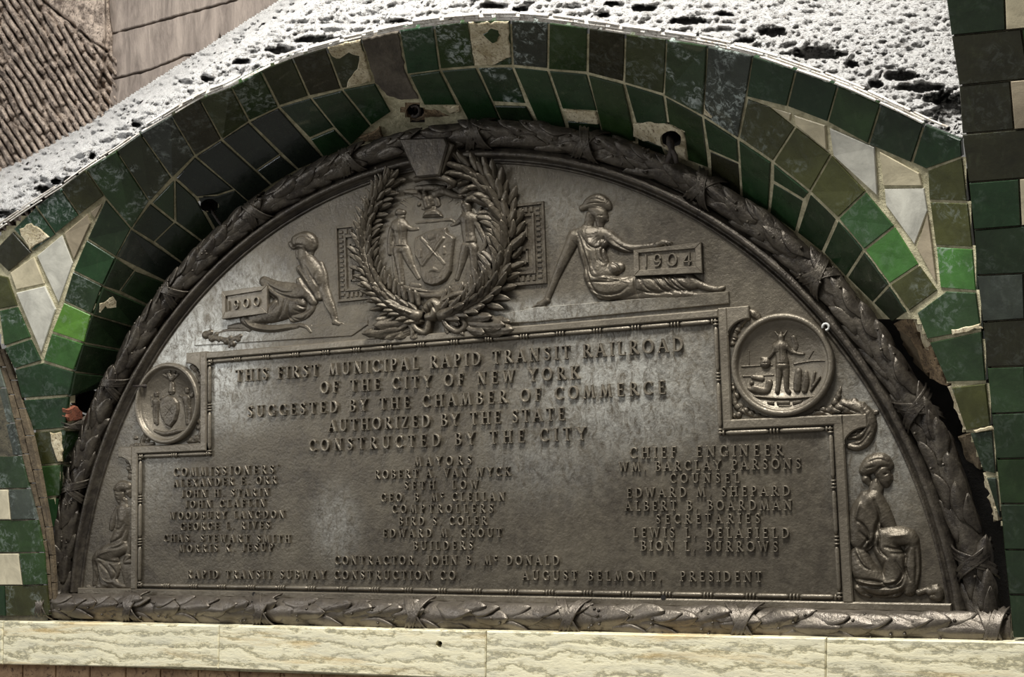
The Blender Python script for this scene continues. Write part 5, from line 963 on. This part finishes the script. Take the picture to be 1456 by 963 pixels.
key = P([(634, 199), (646, 206), (638, 224), (629, 247), (626, 236)], -.04); MB().prism([(v[0], v[2]) for v in key], .0, -.044, .003).build('keystone', 'bronze_relief', plaque)
MB().tube([P([(x, y)], -.03)[0] for x, y in ((590, 256), (604, 251), (620, 250), (636, 255), (648, 262))], .009, 8).build('keystone', 'bronze_relief', plaque, True)
# laurel wreath: a stem and separate leaves
def wreath(pts, wd, n, sgn, Lw, seed):
    r = np.random.default_rng(seed); q = np.array(pts, float); W3 = P(q, -.012); d = np.r_[0, np.cumsum(np.linalg.norm(np.diff(W3, axis=0), axis=1))]; L = d[-1]
    at = lambda s: np.array([np.interp(s, d, W3[:, k]) for k in range(3)])
    st = MB().tube([at(L*t) for t in np.linspace(0, 1, 30)], [.017*(1-.45*t) for t in np.linspace(0, 1, 30)], 8).build('wreath_branch', 'bronze_relief', plaque, True)
    mes = [leaf_mesh('leaf', 10+k, 'bronze_relief', wf=.21, tip=.018, wav=.10, curl=1.2) for k in range(4)]
    for i in range(n):
        s = L*(i+.5)/n*.96; a = at(s); b = at(min(s+.03, L)); t = b-a; t /= np.linalg.norm(t); nn = np.array([t[2], 0, -t[0]])
        row = (i % 5)-2; off = row/2*wd*(1-.3*s/L)*.62; sp = .75*row/2+r.normal(0, .16)
        dr = t*math.cos(sp)+nn*math.sin(sp)+np.array([0, -.22+.16*abs(row)-.0, 0]); ctr = a+nn*off; ctr[1] = -.010-.012*(1-(row/2.4)**2)
        k = r.uniform(.82, 1.15)*Lw; zd = np.array([0, -1, 0])+nn*row*.28+r.normal(0, .12, 3)
        place('leaf', mes[r.integers(4)], st, ctr, dr, zd, (k, k*.95, k))
wreath([(600, 452), (575, 442), (552, 428), (534, 408), (522, 380), (517, 350), (521, 318), (533, 288), (548, 262), (560, 242)], .040, 110, 1, .040, 1)
wreath([(625, 450), (655, 440), (683, 425), (704, 402), (716, 370), (721, 340), (717, 312), (706, 282), (688, 256), (664, 240), (644, 234)], .046, 110, -1, .052, 2)
relief('wreath_tie', OS, SS, [([(490, 800, 20), (515, 782, 24), (530, 800, 22), (512, 835, 20), (490, 840, 16)], .8), ([(535, 790, 13), (570, 762, 14), (610, 742, 14), (650, 738, 12), (640, 765, 10), (600, 775, 11), (560, 790, 12)], .75), ([(560, 820, 12), (600, 850, 12), (640, 850, 14), (655, 880, 13), (620, 905, 13), (580, 885, 12), (555, 850, 10)], .75),
 ([(450, 860, 12), (425, 870, 12), (440, 895, 12), (475, 910, 12), (490, 880, 12), (495, 850, 10)], .75), ([(400, 860, 10), (420, 900, 10), (418, 930, 9)], .7), ([(620, 800, 13), (650, 785, 14), (680, 775, 12)], .7), ([(560, 870, 8), (575, 910, 8)], .6)],
 creases=[([(495, 790), (505, 830)], 4, 9), ([(515, 780), (530, 815)], 4, 9), ([(560, 775), (620, 752)], 3, 8), ([(600, 862), (640, 872)], 3, 8), ([(445, 880), (478, 895)], 3, 7)], yb=-.012, amp=1.5)
def fan(leaves, name='leaf'):
    me = leaf_mesh('leaf', 31, 'bronze_relief', wf=.24, tip=.02, wav=.22, curl=1.1); me2 = leaf_mesh('leaf', 32, 'bronze_relief', wf=.2, tip=.02, wav=.22)
    for i, (x0, y0, x1, y1) in enumerate(leaves):
        a, b = P([(x0, y0), (x1, y1)], -.010); d = b-a; L = np.linalg.norm(d); o = place(name, (me, me2)[i % 2], plaque, a, d+np.array([0, -.004, 0]), (0.05*(-1)**i, -1, .1), (L*1.1, max(L, .05)*.9, L*.8))
fan([(585, 458, 540, 464), (578, 466, 526, 476), (560, 462, 535, 468), (590, 468, 566, 482), (575, 470, 552, 482), (600, 470, 588, 482), (560, 455, 538, 455), (650, 452, 700, 452), (660, 460, 718, 464), (672, 466, 730, 470), (655, 464, 690, 474), (640, 445, 686, 438), (630, 452, 655, 462), (690, 455, 726, 458)])

# ---------------------------------------------------------------- small loose ironwork
def ironwork(name, m, mat, label, cat): o = m.build(name, mat, None, True); tag(o, label, cat); return o
def pt(x, y, d): return Vector(P([(x, y)], d)[0])
d0 = float(depth((953, 202))[0])-.03
m = MB(); m.tube([pt(952, 196, d0+.02), pt(953, 204, d0-.004), pt(955, 212, d0-.012), pt(952, 222, d0-.012), pt(949, 232, d0-.010)], [.008, .010, .008, .007, .006], 8)
m.tube([pt(955, 212, d0-.012), pt(960, 222, d0-.014), pt(962, 232, d0-.013)], [.006, .0065, .005], 8)
ironwork('iron_hanger', m, 'iron', 'rusty iron hanger with two prongs below the round hole in the cream patch', 'hanger')
d0 = float(depth((590, 160))[0])
m = MB(); m.tube([pt(590+7*math.cos(t), 158+8*math.sin(t), d0-.008) for t in np.linspace(-2.4, 2.2, 12)], .0045, 7); m.tube([pt(592, 150, d0-.006), pt(590, 158, d0+.03)], .005, 7)
ironwork('iron_hook', m, 'iron', 'small rusty iron hook curled in the dark hole above the keystone of the plaque', 'hook')
m = MB(); d0 = float(depth((302, 300))[0]); m.tube([pt(300, 295, d0+.02), pt(303, 303, d0-.006), pt(310, 314, d0-.010), pt(316, 322, d0-.006)], .0045, 7)
ironwork('iron_rod', m, 'iron', 'thin bent iron rod in the black hole on the left side of the arch', 'rod')
m = MB(); m.tube([pt(1174+4.6*math.cos(t), 465+4.6*math.sin(t), -.036) for t in np.linspace(-3.6, 1.6, 14)], .0028, 8); m.tube([pt(1170, 464, -.036), pt(1170, 465, -.001)], .0030, 8)
ironwork('screw_eye', m, 'bright_metal', 'small bright metal screw eye open at its left beside the round medallion on the right', 'screw eye')
m = MB(); m.tube([pt(190, 549, -.02), pt(200, 549, -.024), pt(206, 549, -.020), pt(206, 549, -.0)], [.0028, .0028, .006, .006], 8)
ironwork('bolt', m, 'iron', 'small dark bolt at the upper left rim of the left medallion', 'bolt')
